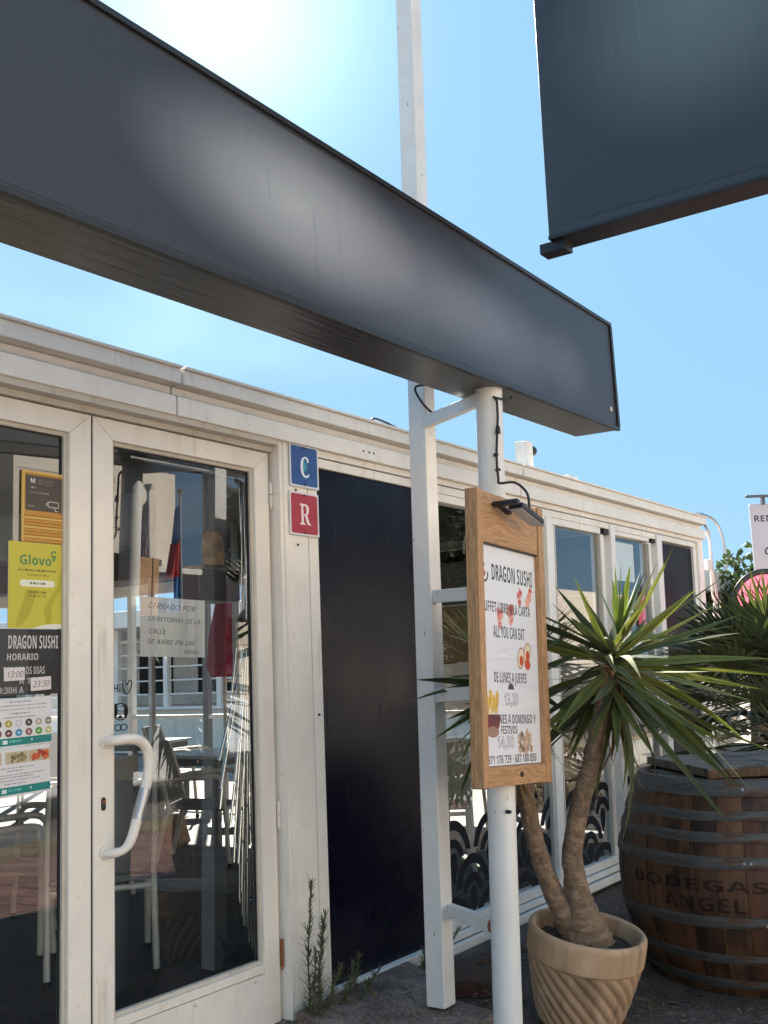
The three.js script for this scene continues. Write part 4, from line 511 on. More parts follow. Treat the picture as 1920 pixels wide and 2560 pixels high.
{
  const Y = thing('yucca', 'potted yucca with two trunks and spiky green crowns', 'plant', [4.40, 0.33, 1.02]);
  const q = (n, g, m, l) => part(n, g, m, Y, l);
  q('trunk', [limb([[4.40, 0.30, 1.04], [4.375, 0.40, 0.995], [4.325, 0.52, 0.95], [4.265, 0.72, 0.91], [4.215, 0.95, 0.90], [4.18, 1.15, 0.905], [4.14, 1.40, 0.91]], [0.095, 0.066, 0.044, 0.038, 0.036, 0.034, 0.034], 16, 60, 0.22)], M.bark);
  q('trunk', [limb([[4.42, 0.30, 1.05], [4.40, 0.40, 1.045], [4.375, 0.52, 1.035], [4.352, 0.68, 1.035], [4.350, 0.876, 1.08], [4.358, 1.076, 1.149], [4.362, 1.24, 1.197], [4.37, 1.46, 1.25]], [0.108, 0.080, 0.054, 0.043, 0.039, 0.038, 0.036, 0.034], 16, 70, 0.20)], M.bark);
  q('root_swelling', [limb([[4.36, 0.40, 1.02], [4.42, 0.36, 1.05], [4.47, 0.325, 1.09], [4.50, 0.29, 1.11]], [0.045, 0.062, 0.05, 0.025], 14, 24, 0.3)], M.bark);
  // sword leaf: base at origin, along +y, flat side +z
  const bladeG = [[0.034, 0.00, 0.0], [0.038, 0.10, 0.0], [0.042, 0.24, 0.1], [0.036, 0.45, -0.12], [0.040, -0.08, 0.08]].map(([w, bend, tw]) => { const n = 12, pos = [], uv = [], idx = []; for (let i = 0; i <= n; i++) { const t = i / n, ww = w * 0.5 * (t < 0.12 ? mix(0.75, 0.62, t / 0.12) : t < 0.45 ? mix(0.62, 1, (t - 0.12) / 0.33) : Math.pow(1 - (t - 0.45) / 0.55, 0.85)); const z = -bend * t * t, y = t * (1 - 0.25 * bend * t), a = tw * t * 4; for (const s of [-1, 0, 1]) { pos.push(s * ww * Math.cos(a), y, z + (s ? 0.22 * ww : 0) + s * ww * Math.sin(a)); uv.push(0.5 + s * 0.5, t); } } for (let i = 0; i < n; i++) for (let j = 0; j < 2; j++) { const a = i * 3 + j, b = a + 3; idx.push(a, a + 1, b, b, a + 1, b + 1); } const g = new THREE.BufferGeometry(); g.setAttribute('position', new THREE.Float32BufferAttribute(pos, 3)); g.setAttribute('uv', new THREE.Float32BufferAttribute(uv, 2)); g.setIndex(idx); g.computeVertexNormals(); return g; });
  const leaf = (o, d, mat, kind, wide = 1, roll = rr(-0.9, 0.9)) => { const D = V(...d); if (o[0] > 4.3 && D.x < -0.3) D.multiplyScalar(0.62); for (let k = 1; k <= 10; k++) { const t = k / 10, x = o[0] + D.x * t, y = o[1] + D.y * t, z = o[2] + D.z * t; if (x > 3.42 && x < 4.22 && y > 0.98 && y < 2.25 && z > 1.0 && z < 1.2) { D.z = o[2] < 1.05 ? -0.35 * Math.abs(D.z) : Math.abs(D.z); if (o[2] > 1.05) D.x = Math.abs(D.x); break; } } const L = D.length(); const up = V(0, 1, 0), f = D.clone().normalize(); let nz = up.clone().addScaledVector(f, -up.dot(f)); if (nz.lengthSq() < 0.02) nz = V(rr(-1, 1), 0, rr(-1, 1)).addScaledVector(f, 0); nz.addScaledVector(f, -nz.dot(f)).normalize().applyAxisAngle(f, roll); const xx = new THREE.Vector3().crossVectors(f, nz); const m = new THREE.Mesh(bladeG[kind], mat); m.name = 'leaf'; const w = org(Y); m.matrixAutoUpdate = true; m.quaternion.setFromRotationMatrix(new THREE.Matrix4().makeBasis(xx, f, nz)); m.scale.set(wide, L, L); m.position.set(o[0] - w.x, o[1] - w.y, o[2] - w.z); m.castShadow = true; Y.add(m); return m; };
  const A = [4.13, 1.42, 0.905], B = [4.385, 1.485, 1.262], SH = [4.38, 1.60, 1.30];
  const pick = () => M.leaves[(rnd() * 4) | 0];
  for (const v of [[0.078, 0.292, 0.369], [0.398, 0.248, 0.377], [0.246, 0.179, 0.495], [0.273, -0.138, 0.539], [0.461, -0.193, 0.442], [0.322, -0.358, 0.374], [0.063, -0.368, 0.352], [-0.036, 0.370, -0.134], [-0.372, 0.104, -0.068], [0.006, 0.276, -0.276], [0.263, 0.442, 0.141], [0.110, -0.570, 0.011], [-0.061, -0.508, 0.136], [0.028, -0.424, -0.249], [-0.366, -0.058, -0.012]]) leaf(B, v, M.leaves[3 - ((rnd() * 2) | 0)], 0, 1.25, rr(0.5, 1.1) * (rnd() < 0.5 ? -1 : 1));
  for (const v of [[-0.025, 0.321, 0.048], [0.124, 0.280, 0.075], [-0.033, 0.263, 0.199], [0.150, 0.255, -0.071], [-0.048, 0.289, 0.096], [0.111, 0.240, -0.132], [0.02, 0.30, 0.0], [0.06, 0.27, 0.12]]) leaf(SH, v, M.shoot[(rnd() * 2) | 0], 0, 1.0);
  for (const v of [[-0.188, 0.393, -0.170], [-0.094, 0.267, -0.245], [-0.199, 0.053, -0.186], [-0.029, 0.077, -0.290], [-0.139, -0.116, -0.233], [-0.034, -0.168, -0.272], [-0.143, -0.210, -0.174], [-0.011, -0.482, -0.321], [-0.032, -0.424, -0.158], [-0.200, -0.388, -0.125], [0.217, 0.484, 0.264], [0.047, 0.434, 0.361], [0.122, 0.209, 0.233], [-0.027, 0.160, -0.176]]) leaf(A, v, pick(), (rnd() * 3) | 0, 1.1);
  const fill = (o, n, e0, e1, l0, l1, kinds) => { for (let i = 0; i < n; i++) { const az = i * 2.399 + rr(-0.3, 0.3), t = i / n, el = mix(e0, e1, t) + rr(-0.18, 0.18), L = rr(l0, l1) * mix(0.85, 1, Math.sin(t * Math.PI)); leaf([o[0] + rr(-0.02, 0.02), o[1] - 0.16 * t + 0.05, o[2] + rr(-0.02, 0.02)], [Math.cos(az) * Math.cos(el) * L, Math.sin(el) * L, Math.sin(az) * Math.cos(el) * L], pick(), kinds[(rnd() * kinds.length) | 0], rr(0.9, 1.4)); } };
  fill(B, 92, 0.65, -0.9, 0.56, 0.84, [0, 1, 1, 2, 3, 4]); fill(A, 70, 1.2, -1.25, 0.34, 0.48, [0, 1, 2, 4]);
  for (let i = 0; i < 30; i++) { const az = rr(0, 6.28), el = rr(-1.5, -0.95), L = rr(0.22, 0.46), o = i % 2 ? A : B; const m = leaf([o[0], o[1] - 0.16, o[2]], [Math.cos(az) * Math.cos(el) * L, Math.sin(el) * L, Math.sin(az) * Math.cos(el) * L], M.dryLeaf, 3, 0.7); m.userData.label = 'dry brown hanging leaf'; }
  q('dry_leaf_bases', [...Array(44)].map((_, i) => { const o = i % 2 ? A : B, az = i * 2.4, y = o[1] - 0.24 + 0.22 * (i / 44), r = 0.035; return rod([o[0] + r * Math.cos(az), y, o[2] + r * Math.sin(az)], [o[0] + (r + 0.03) * Math.cos(az), y + 0.06, o[2] + (r + 0.03) * Math.sin(az)], 0.012, 0.003, 5); }), M.thatch);
}

/* ---------- barrel ---------- */
{
  const c = V(5.575, 0, 1.467), r0 = 0.56, r1 = 0.691, H = 0.935, prof = (y) => { const t = (y - H / 2) / (H / 2); return r1 - (r1 - r0) * t * t; };
  const o = thing('wine_barrel', 'big weathered oak wine barrel with grey steel hoops', 'barrel', c.toArray());
  const N = 34, seg = 20;
  for (let k = 0; k < N; k++) {
    const a0 = k / N * 6.28318, wv = 6.28318 / N, gap = 0.0022, pos = [], uv = [], idx = [], lift = rr(-0.002, 0.002), uo = rnd();
    for (let i = 0; i <= seg; i++) { const y = 0.0 + H * i / seg, R = prof(y) + lift; for (let j = 0; j <= 4; j++) { const e = j === 0 || j === 4 ? -0.0022 : 0, a = a0 + gap / R / 2 + (wv - gap / R) * j / 4; pos.push((R + e) * Math.cos(a), y, (R + e) * Math.sin(a)); uv.push(uo + (j / 4) * 0.06, y * 0.9 + uo); } }
    for (let i = 0; i < seg; i++) for (let j = 0; j < 4; j++) { const a = i * 5 + j, b = a + 5; idx.push(a, b, a + 1, b, b + 1, a + 1); }
    // rim thickness at the top
    const n0 = pos.length / 3; for (let j = 0; j <= 4; j++) { const a = a0 + gap / r0 / 2 + (wv - gap / r0) * j / 4; pos.push((r0 + lift) * Math.cos(a), H, (r0 + lift) * Math.sin(a), (r0 - 0.04) * Math.cos(a), H, (r0 - 0.04) * Math.sin(a), (r0 - 0.04) * Math.cos(a), H - 0.08, (r0 - 0.04) * Math.sin(a)); uv.push(uo, j, uo + 0.1, j, uo + 0.2, j); }
    for (let j = 0; j < 4; j++) { const a = n0 + j * 3; idx.push(a, a + 1, a + 3, a + 1, a + 4, a + 3, a + 1, a + 2, a + 4, a + 2, a + 5, a + 4); }
    const g = new THREE.BufferGeometry(); g.setAttribute('position', new THREE.Float32BufferAttribute(pos, 3)); g.setAttribute('uv', new THREE.Float32BufferAttribute(uv, 2)); g.setIndex(idx); g.computeVertexNormals(); const m = new THREE.Mesh(g, M.staves[(rnd() * 5) | 0]); m.name = 'stave'; m.castShadow = true; o.add(m);
  }
  const inner = new THREE.Mesh(new THREE.CylinderGeometry(r0 - 0.02, r0 - 0.02, 0.03, 40).translate(0, H - 0.07, 0), M.greyWood); inner.name = 'head'; o.add(inner);
  const dark = new THREE.Mesh(new THREE.LatheGeometry([...Array(9)].map((_, i) => new THREE.Vector2(prof(i / 8 * (H - 0.1)) - 0.014, i / 8 * (H - 0.1))), 48), M.black); dark.name = 'inner_shell'; o.add(dark);
  const hoop = (y0, y1, t = 0.004) => { const n = 96, pts = []; const g = new THREE.LatheGeometry([[prof(y0) + 0.001, y0], [prof(y0) + t, y0 + 0.001], [prof((y0 + y1) / 2) + t + 0.001, (y0 + y1) / 2], [prof(y1) + t, y1 - 0.001], [prof(y1) + 0.001, y1]].map((p) => new THREE.Vector2(...p)), n); const p = g.attributes.position; for (let i = 0; i < p.count; i++) { const a = Math.atan2(p.getZ(i), p.getX(i)); p.setY(i, p.getY(i) + 0.003 * Math.sin(a * 2 + y0 * 30) + 0.0015 * Math.sin(a * 9 + y0)); } g.computeVertexNormals(); const m = new THREE.Mesh(g, M.hoop); m.name = 'hoop'; m.castShadow = true; o.add(m); };
  hoop(0.862, 0.932); hoop(0.764, 0.806); hoop(0.668, 0.712); hoop(0.562, 0.616, 0.006); hoop(0.308, 0.358, 0.006); hoop(0.152, 0.196); hoop(0.03, 0.074);
  for (const [y, a] of [[0.59, 2.92], [0.59, 2.96], [0.33, 2.85], [0.895, 2.95]]) { const R = prof(y) + 0.005, m = new THREE.Mesh(rod([R * Math.cos(a), y, R * Math.sin(a)], [(R + 0.006) * Math.cos(a), y, (R + 0.006) * Math.sin(a)], 0.008, 0.006, 8), M.galv); m.name = 'rivet'; o.add(m); }
  // branded lettering burnt into the staves
  const brand = (name, s, y0, y1, a0, a1, size) => { const n = 40, pos = [], uv = [], idx = []; for (let i = 0; i <= n; i++) for (const v of [0, 1]) { const a = mix(a0, a1, i / n), y = mix(y0, y1, v), R = prof(y) + 0.0045; pos.push(R * Math.cos(a), y, R * Math.sin(a)); uv.push(i / n, v); } for (let i = 0; i < n; i++) { const a = i * 2; idx.push(a, a + 2, a + 1, a + 1, a + 2, a + 3); } const g = new THREE.BufferGeometry(); g.setAttribute('position', new THREE.Float32BufferAttribute(pos, 3)); g.setAttribute('uv', new THREE.Float32BufferAttribute(uv, 2)); g.setIndex(idx); g.computeVertexNormals();
    const cv = canvas(1024, 200, (x) => { x.fillStyle = '#000'; x.fillRect(0, 0, 1024, 200); txt(x, s, 512, 104, size, 980, { style: '', color: '#8a8a8a' }); x.fillStyle = '#000'; for (let i = 0; i < 90; i++) { x.globalAlpha = rr(0.2, 0.7); x.fillRect(rr(0, 1024), rr(0, 200), rr(2, 30), rr(1, 5)); } }); cv.colorSpace = THREE.NoColorSpace;
    const m = new THREE.Mesh(g, S({ color: lin(0.012, 0.008, 0.006), alphaMap: cv, transparent: true, roughness: 0.9, side: THREE.DoubleSide })); m.name = name; o.add(m); };
  const fa = Math.atan2(3.122 - c.z, 0 - c.x); // the side that faces the street corner
  brand('brand_lettering', 'BODEGAS', 0.452, 0.530, fa + 1.02, fa - 0.06, 170); brand('brand_lettering', 'ANGEL', 0.362, 0.455, fa + 0.70, fa + 0.10, 180);
  // grey board and slats lying on top
  const bd = thing('wooden_board', 'square grey weathered board lying on the barrel top', 'board', [5.50, H, 1.47]);
  const hb = 0.40; for (let i = 0; i < 4; i++) { const z0 = -hb + i * hb / 2; const bm = new THREE.Mesh(bx(-hb, hb, 0, 0.040 + rr(-0.001, 0.001), z0 + 0.0012, z0 + hb / 2 - 0.0012, 0.003), i % 2 ? M.greyWood : M.greyWood3); bm.name = 'plank'; bd.add(bm); }
  const edge = new THREE.Mesh(bx(-hb, hb, -0.004, 0.034, hb + 0.001, hb + 0.012, 0.002), M.staves[1]); edge.name = 'edge_strip'; bd.add(edge); const edge2 = new THREE.Mesh(bx(-hb - 0.012, -hb - 0.001, -0.004, 0.034, -hb, hb, 0.002), M.staves[0]); edge2.name = 'edge_strip'; bd.add(edge2); bd.rotation.y = 0.72; bd.position.set(5.60, H + 0.004, 1.45);
  for (let i = 0; i < 9; i++) { const u = -0.46 + i * 0.115, half = Math.sqrt(Math.max(0, 0.50 * 0.50 - u * u)); const s = thing('lid_slat', ['outermost', 'second', 'third', 'fourth', 'middle', 'sixth', 'seventh', 'eighth', 'last'][i] + ' grey lid slat counted from the left across the barrel top', 'slat', [c.x, H - 0.04, c.z], 'slats across the barrel top'); const m = new THREE.Mesh(bx(-half, half, 0, 0.03, u - 0.045, u + 0.045, 0.003), i % 2 ? M.greyWood2 : M.greyWood); m.name = 'plank'; s.add(m); s.rotation.y = 0.9; }
}

{ // dry leaves and scraps blown against the bases
  const out = []; for (let i = 0; i < 90; i++) { const g = new THREE.PlaneGeometry(rr(0.006, 0.016), rr(0.02, 0.07), 1, 3), p = g.attributes.position; for (let k = 0; k < p.count; k++) { const t = Math.abs(p.getY(k)) * 26; p.setX(k, p.getX(k) * Math.max(0.1, 1 - t * t * 0.4)); p.setZ(k, 0.004 * t * rr(0.5, 1.5)); } g.rotateX(-Math.PI / 2 + rr(-0.15, 0.15)); g.rotateY(rr(0, 6.28)); const a = rr(0, 6.28), near = i % 3; const x = near === 0 ? 4.4 + Math.cos(a) * rr(0.22, 0.5) : near === 1 ? rr(3.65, 5.2) : 5.5 + Math.cos(a) * rr(0.6, 0.9), z = near === 0 ? 1.0 + Math.sin(a) * rr(0.22, 0.5) : near === 1 ? rr(0.06, 0.9) : 1.45 + Math.sin(a) * rr(0.6, 0.9); g.translate(x, (x < 4.4 && x > 3.7 && z < 0.55 ? 0.104 : 0.008), z); g.computeVertexNormals(); out.push(norm(g)); }
  const o = solo('dry_litter', out, M.dryLeaf, 'dry brown leaf litter scattered on the ground by the pot and barrel', 'litter'); o.userData.kind = 'stuff';
}

/* ---------- weeds ---------- */
{
  const weed = (label, stems, base) => { const o = thing('weed', label, 'weed', base); const st = [], lf = [];
    for (const [x, z, h, lx, lz] of stems) { const P = (t) => V(base[0] + x + lx * t * t + 0.006 * Math.sin(t * 9), base[1] + h * t, base[2] + z + lz * t * t); st.push(tube([0, 0.25, 0.5, 0.75, 1].map(P), 0.0034, 14, 5)); const n = Math.round(h * 270);
      for (let i = 0; i < n; i++) { const t = rr(0.03, 1), p = P(t), a = rr(0, 6.28), el = rr(0.0, 0.8), L = mix(0.062, 0.028, t) * rr(0.7, 1.2); const g = new THREE.PlaneGeometry(0.0095, 1, 1, 4); g.translate(0, 0.5, 0); const q = g.attributes.position; for (let k = 0; k < q.count; k++) { const yy = q.getY(k); q.setX(k, q.getX(k) * (1 - yy * 0.85)); q.setZ(k, -0.35 * yy * yy); } g.scale(1, L, L); g.rotateX(Math.PI / 2 - el); g.rotateY(a); g.translate(p.x, p.y, p.z); g.computeVertexNormals(); lf.push(norm(g)); } }
    part('stem', st, M.weed, o); part('foliage', lf, M.weed, o); return o; };
  weed('tall thin horseweed growing up against the pillar', [[0, 0, 0.62, 0.01, 0.02], [0.03, 0.03, 0.48, 0.03, 0.02], [-0.02, 0.05, 0.36, -0.03, 0.03], [0.05, 0.05, 0.25, 0.05, 0.04]], [3.70, 0.0, 0.10]);
  weed('shorter weed beside the tall one at the panel foot', [[0, 0, 0.44, 0.02, 0.01], [0.03, 0.03, 0.25, 0.05, 0.03], [0.06, 0.05, 0.18, 0.06, 0.05]], [3.80, 0.0, 0.08]);
  weed('dark bushy weed at the foot of the black panel', [[0, 0, 0.22, 0.02, 0.02], [0.05, 0.0, 0.25, 0.03, 0.01], [0.03, 0.05, 0.19, 0.08, 0.05], [-0.06, 0.04, 0.17, -0.06, 0.04], [-0.03, 0.06, 0.14, 0.0, 0.08], [0.09, 0.06, 0.12, 0.08, 0.04]], [3.97, 0.0, 0.10]);
  weed('sparse weed at the sill between the two posts', [[0, 0, 0.22, 0.03, 0.02], [0.06, 0.0, 0.28, 0.10, 0.02], [0.12, 0.02, 0.20, 0.12, 0.03], [-0.05, 0.02, 0.17, -0.05, 0.02]], [4.62, 0.0, 0.10]);
}

/* ---------- roof details and the right end ---------- */
{
  { const o = thing('vent_pipe', 'short cream pipe stub with black cap on the roof edge', 'pipe', [6.33, 2.75, -0.08]); part('pipe', bx(6.27, 6.36, 2.75, 2.95, -0.12, -0.03, 0.006), M.cream, o); part('cap', (() => { const g = norm(new THREE.SphereGeometry(0.035, 12, 8)); g.translate(6.40, 2.90, -0.06); return g; })(), M.black, o); }
  solo('roof_cap_stub', [bx(6.83, 6.98, 2.752, 2.79, -0.08, 0.0, 0.008)], M.cream, 'small cream block on the roof edge farther along', 'block');
  solo('roof_cable', tube([[4.42, 2.75, 0.02], [4.45, 2.772, 0.02], [4.55, 2.766, 0.03], [4.66, 2.753, 0.03], [4.74, 2.75, 0.03]], 0.006, 30, 6), M.cable, 'black cable lying on the roof edge left of the square post', 'cable');
  { const o = thing('wall_conduit', 'pale conduit loops and grey cables on the pavilion end', 'conduit', [9.66, 1.0, 0.0]); part('pipe', [tube([[9.63, 2.62, 0.02], [9.68, 2.55, 0.03], [9.66, 2.30, 0.03], [9.68, 2.05, 0.02], [9.74, 1.99, 0.02], [9.92, 2.0, 0.0], [9.95, 1.95, 0.0]], 0.012, 60, 6), tube([[9.70, 1.98, 0.03], [9.66, 1.86, 0.03], [9.70, 1.74, 0.03], [9.82, 1.74, 0.0], [9.86, 1.84, 0.0], [9.80, 1.95, 0.0]], 0.018, 50, 6)], M.white, o); part('cable', [tube([[9.60, 2.67, 0.03], [9.67, 2.62, 0.03], [9.70, 2.3, 0.03], [9.78, 2.0, 0.03]], 0.012, 30, 6), tube([[9.66, 2.1, 0.06], [9.64, 1.9, 0.05], [9.68, 1.6, 0.05], [9.66, 1.2, 0.05]], 0.008, 30, 6)], M.galv, o); part('socket', bx(9.60, 9.68, 2.27, 2.37, -0.01, 0.03, 0.01), M.white, o); }
  // low stone wall behind the palm
  const w = thing('stone_wall', 'low beige rubble wall beyond the pavilion end', 'wall', [12, 0, -2.2]); { let s = 0; for (let r = 0; r < 6; r++) { let x = 10.2; while (x < 15) { const l = rr(0.25, 0.5); part('stone', bx(x, x + l - 0.02, r * 0.26, r * 0.26 + 0.245, -2.4 - rr(0, 0.03), -2.05 + rr(0, 0.05), 0.03), rnd() < 0.5 ? M.stone : M.kerb, w); x += l; } } part('core', bx(10.2, 15, 0, 1.5, -2.36, -2.12, 0), M.stone, w); }
  // lamp post far off
  const lp = thing('street_lamp', 'thin grey swan neck street lamp far beyond the pavilion roof', 'street lamp', [25, 0, -4.5]); part('pole', [tube([[24.98, 0, -4.52], [24.98, 3.5, -4.52], [24.96, 4.2, -4.53], [24.88, 4.55, -4.6], [24.75, 4.72, -4.7], [24.55, 4.80, -4.85]], 0.035, 60, 8)], M.galv, lp); part('lamp_head', bx(24.3, 24.58, 4.76, 4.83, -4.98, -4.84, 0.02), M.galv, lp);
  // white banner sign
  const rs = thing('rental_sign', 'white hanging sign with black REN and CI lettering at right edge', 'sign', [11.17, 2.2, 0.04]);
  { const g = new THREE.Group(); const W = 0.62, H = 0.86; const add = (n, ge, m) => { const me = new THREE.Mesh(ge, m); me.name = n; rs.add(me); }; add('panel', new RoundedBoxGeometry(W, H, 0.05, 2, 0.01).translate(0.26, 0.40, 0), S({ color: lin(0.62, 0.60, 0.62), roughness: 0.5 }));
    add('print', new THREE.PlaneGeometry(W - 0.02, H - 0.02).translate(0.26, 0.40, 0.0262), S({ roughness: 0.5, map: canvas(512, 710, (x, w, h) => { x.fillStyle = '#c6c2c8'; x.fillRect(0, 0, w, h); txt(x, 'REN', 100, 120, 80, 175, { style: 'bold ', color: '#26242e', sy: 0.95 }); txt(x, 'CI', 120, 400, 90, 95, { style: 'bold italic ', color: '#26242e' }); }) }));
    add('lamp_bar', mergeGeometries([bx(-0.10, 0.62, 0.89, 0.915, 0.05, 0.09, 0.004), bx(0.07, 0.10, 0.82, 0.90, 0.0, 0.06, 0.003), bx(0.40, 0.43, 0.82, 0.90, 0.0, 0.06, 0.003)]), M.tableLeg); add('mast', bx(0.24, 0.30, -2.2, -0.02, -0.03, 0.03, 0.005), M.galv); rs.rotation.y = -0.95; }
  // round pink pop-up banner, lit from behind
  const pk = thing('round_banner', 'round pink cloth banner with black border behind the palm', 'banner', [9.72, 1.55, 0.48]);
  { const add = (n, ge, m) => { const me = new THREE.Mesh(ge, m); me.name = n; pk.add(me); }; const d = new THREE.CircleGeometry(0.30, 40); d.translate(0, 0.36, 0); add('cloth', d, M.pinkCloth); const t = new THREE.TorusGeometry(0.315, 0.026, 8, 56); t.scale(1, 1, 0.4); t.translate(0, 0.36, 0); add('border', t, M.black); add('stake', rod([0, -1.55, 0], [0, 0.05, 0], 0.012), M.galv); pk.rotation.y = -0.85; }
  // fan palm
  const fp = thing('fan_palm', 'bushy fan palm behind the barrel at the right edge', 'palm', [7.75, 0, 1.0]);
  part('trunk', limb([[7.75, 0, 1.0], [7.74, 0.4, 1.0], [7.72, 0.8, 0.98]], [0.14, 0.13, 0.10], 14, 16, 0.3), M.thatch, fp);
  const frondG = [0, 1, 2].map((k) => { const out = [], n = 22; for (let i = 0; i < n; i++) { const a = mix(-1.75, 1.75, i / (n - 1)), L = (0.40 + 0.06 * Math.cos(a)) * rr(0.85, 1.1), g = new THREE.PlaneGeometry(0.026, L, 2, 5), p = g.attributes.position; for (let v = 0; v < p.count; v++) { const y = p.getY(v) + L / 2, t = y / L; p.setY(v, y); const x = p.getX(v) * (t < 0.5 ? 0.35 + 1.3 * t : 1 - Math.pow((t - 0.5) * 2, 2)); p.setX(v, x); p.setZ(v, (Math.abs(x) * 0.5) - (0.06 + 0.05 * k) * t * t + rr(-0.002, 0.002)); } g.rotateZ(-a); g.rotateX(0.0); g.translate(0, 0.0, 0); g.computeVertexNormals(); out.push(norm(g)); } out.push(rod([0, -0.55, 0], [0, 0.0, 0], 0.009, 0.006, 5)); return mergeGeometries(out); });
  for (let i = 0; i < 72; i++) { const az = i * 2.4, t = i / 72, el = mix(1.4, -0.55, t) + rr(-0.15, 0.15), L = rr(0.45, 0.62); const m = new THREE.Mesh(frondG[i % 3], M.palmLeaf[(rnd() * 3) | 0]); m.name = 'frond'; const D = V(Math.cos(az) * Math.cos(el), Math.sin(el), Math.sin(az) * Math.cos(el)); const nz = V(0, 1, 0).addScaledVector(D, -D.y); if (nz.lengthSq() < 0.05) nz.set(rr(-1, 1), 0, rr(-1, 1)).addScaledVector(D, 0); nz.addScaledVector(D, -nz.dot(D)).normalize(); m.quaternion.setFromRotationMatrix(new THREE.Matrix4().makeBasis(new THREE.Vector3().crossVectors(D, nz), D, nz)); m.position.set(-0.02 + D.x * L, 0.85 + 0.25 * (1 - t) + D.y * L, D.z * L); m.castShadow = true; fp.add(m); }
  // small tree and hedge mass beyond
  const tree = (label, x, z, h, R, n) => { const o = thing('broadleaf_tree', label, 'tree', [x, 0, z]); part('trunk', limb([[x, 0, z], [x + 0.1, h * 0.4, z], [x, h * 0.75, z + 0.1]], [0.18, 0.14, 0.06], 10, 12, 0.2), M.bark, o); const out = []; const cl = [...Array(16)].map(() => [rr(-1, 1) * R * 0.75, rr(-0.6, 0.75) * R * 0.6, rr(-1, 1) * R * 0.75, rr(0.3, 0.55) * R]); for (let i = 0; i < n; i++) { const c = cl[(rnd() * 16) | 0], d = V(rr(-1, 1), rr(-1, 1), rr(-1, 1)).normalize().multiplyScalar(c[3] * Math.cbrt(rnd())); const g = new THREE.PlaneGeometry(0.075, 0.14, 1, 2); const p = g.attributes.position; for (let k = 0; k < p.count; k++) if (Math.abs(p.getY(k)) > 0.05) p.setX(k, p.getX(k) * 0.25); g.rotateX(rr(0, 6.28)); g.rotateY(rr(0, 6.28)); g.rotateZ(rr(0, 6.28)); g.translate(x + c[0] + d.x, h * 0.72 + c[1] + d.y, z + c[2] + d.z); out.push(norm(g)); } part('crown', out, M.treeLeaf, o); return o; };
  tree('small light green tree beyond the pavilion end', 19.2, -2.4, 3.0, 1.4, 6500);
  tree('rounder green tree farther right behind the white sign', 20.5, -0.4, 2.7, 1.4, 5500);
}

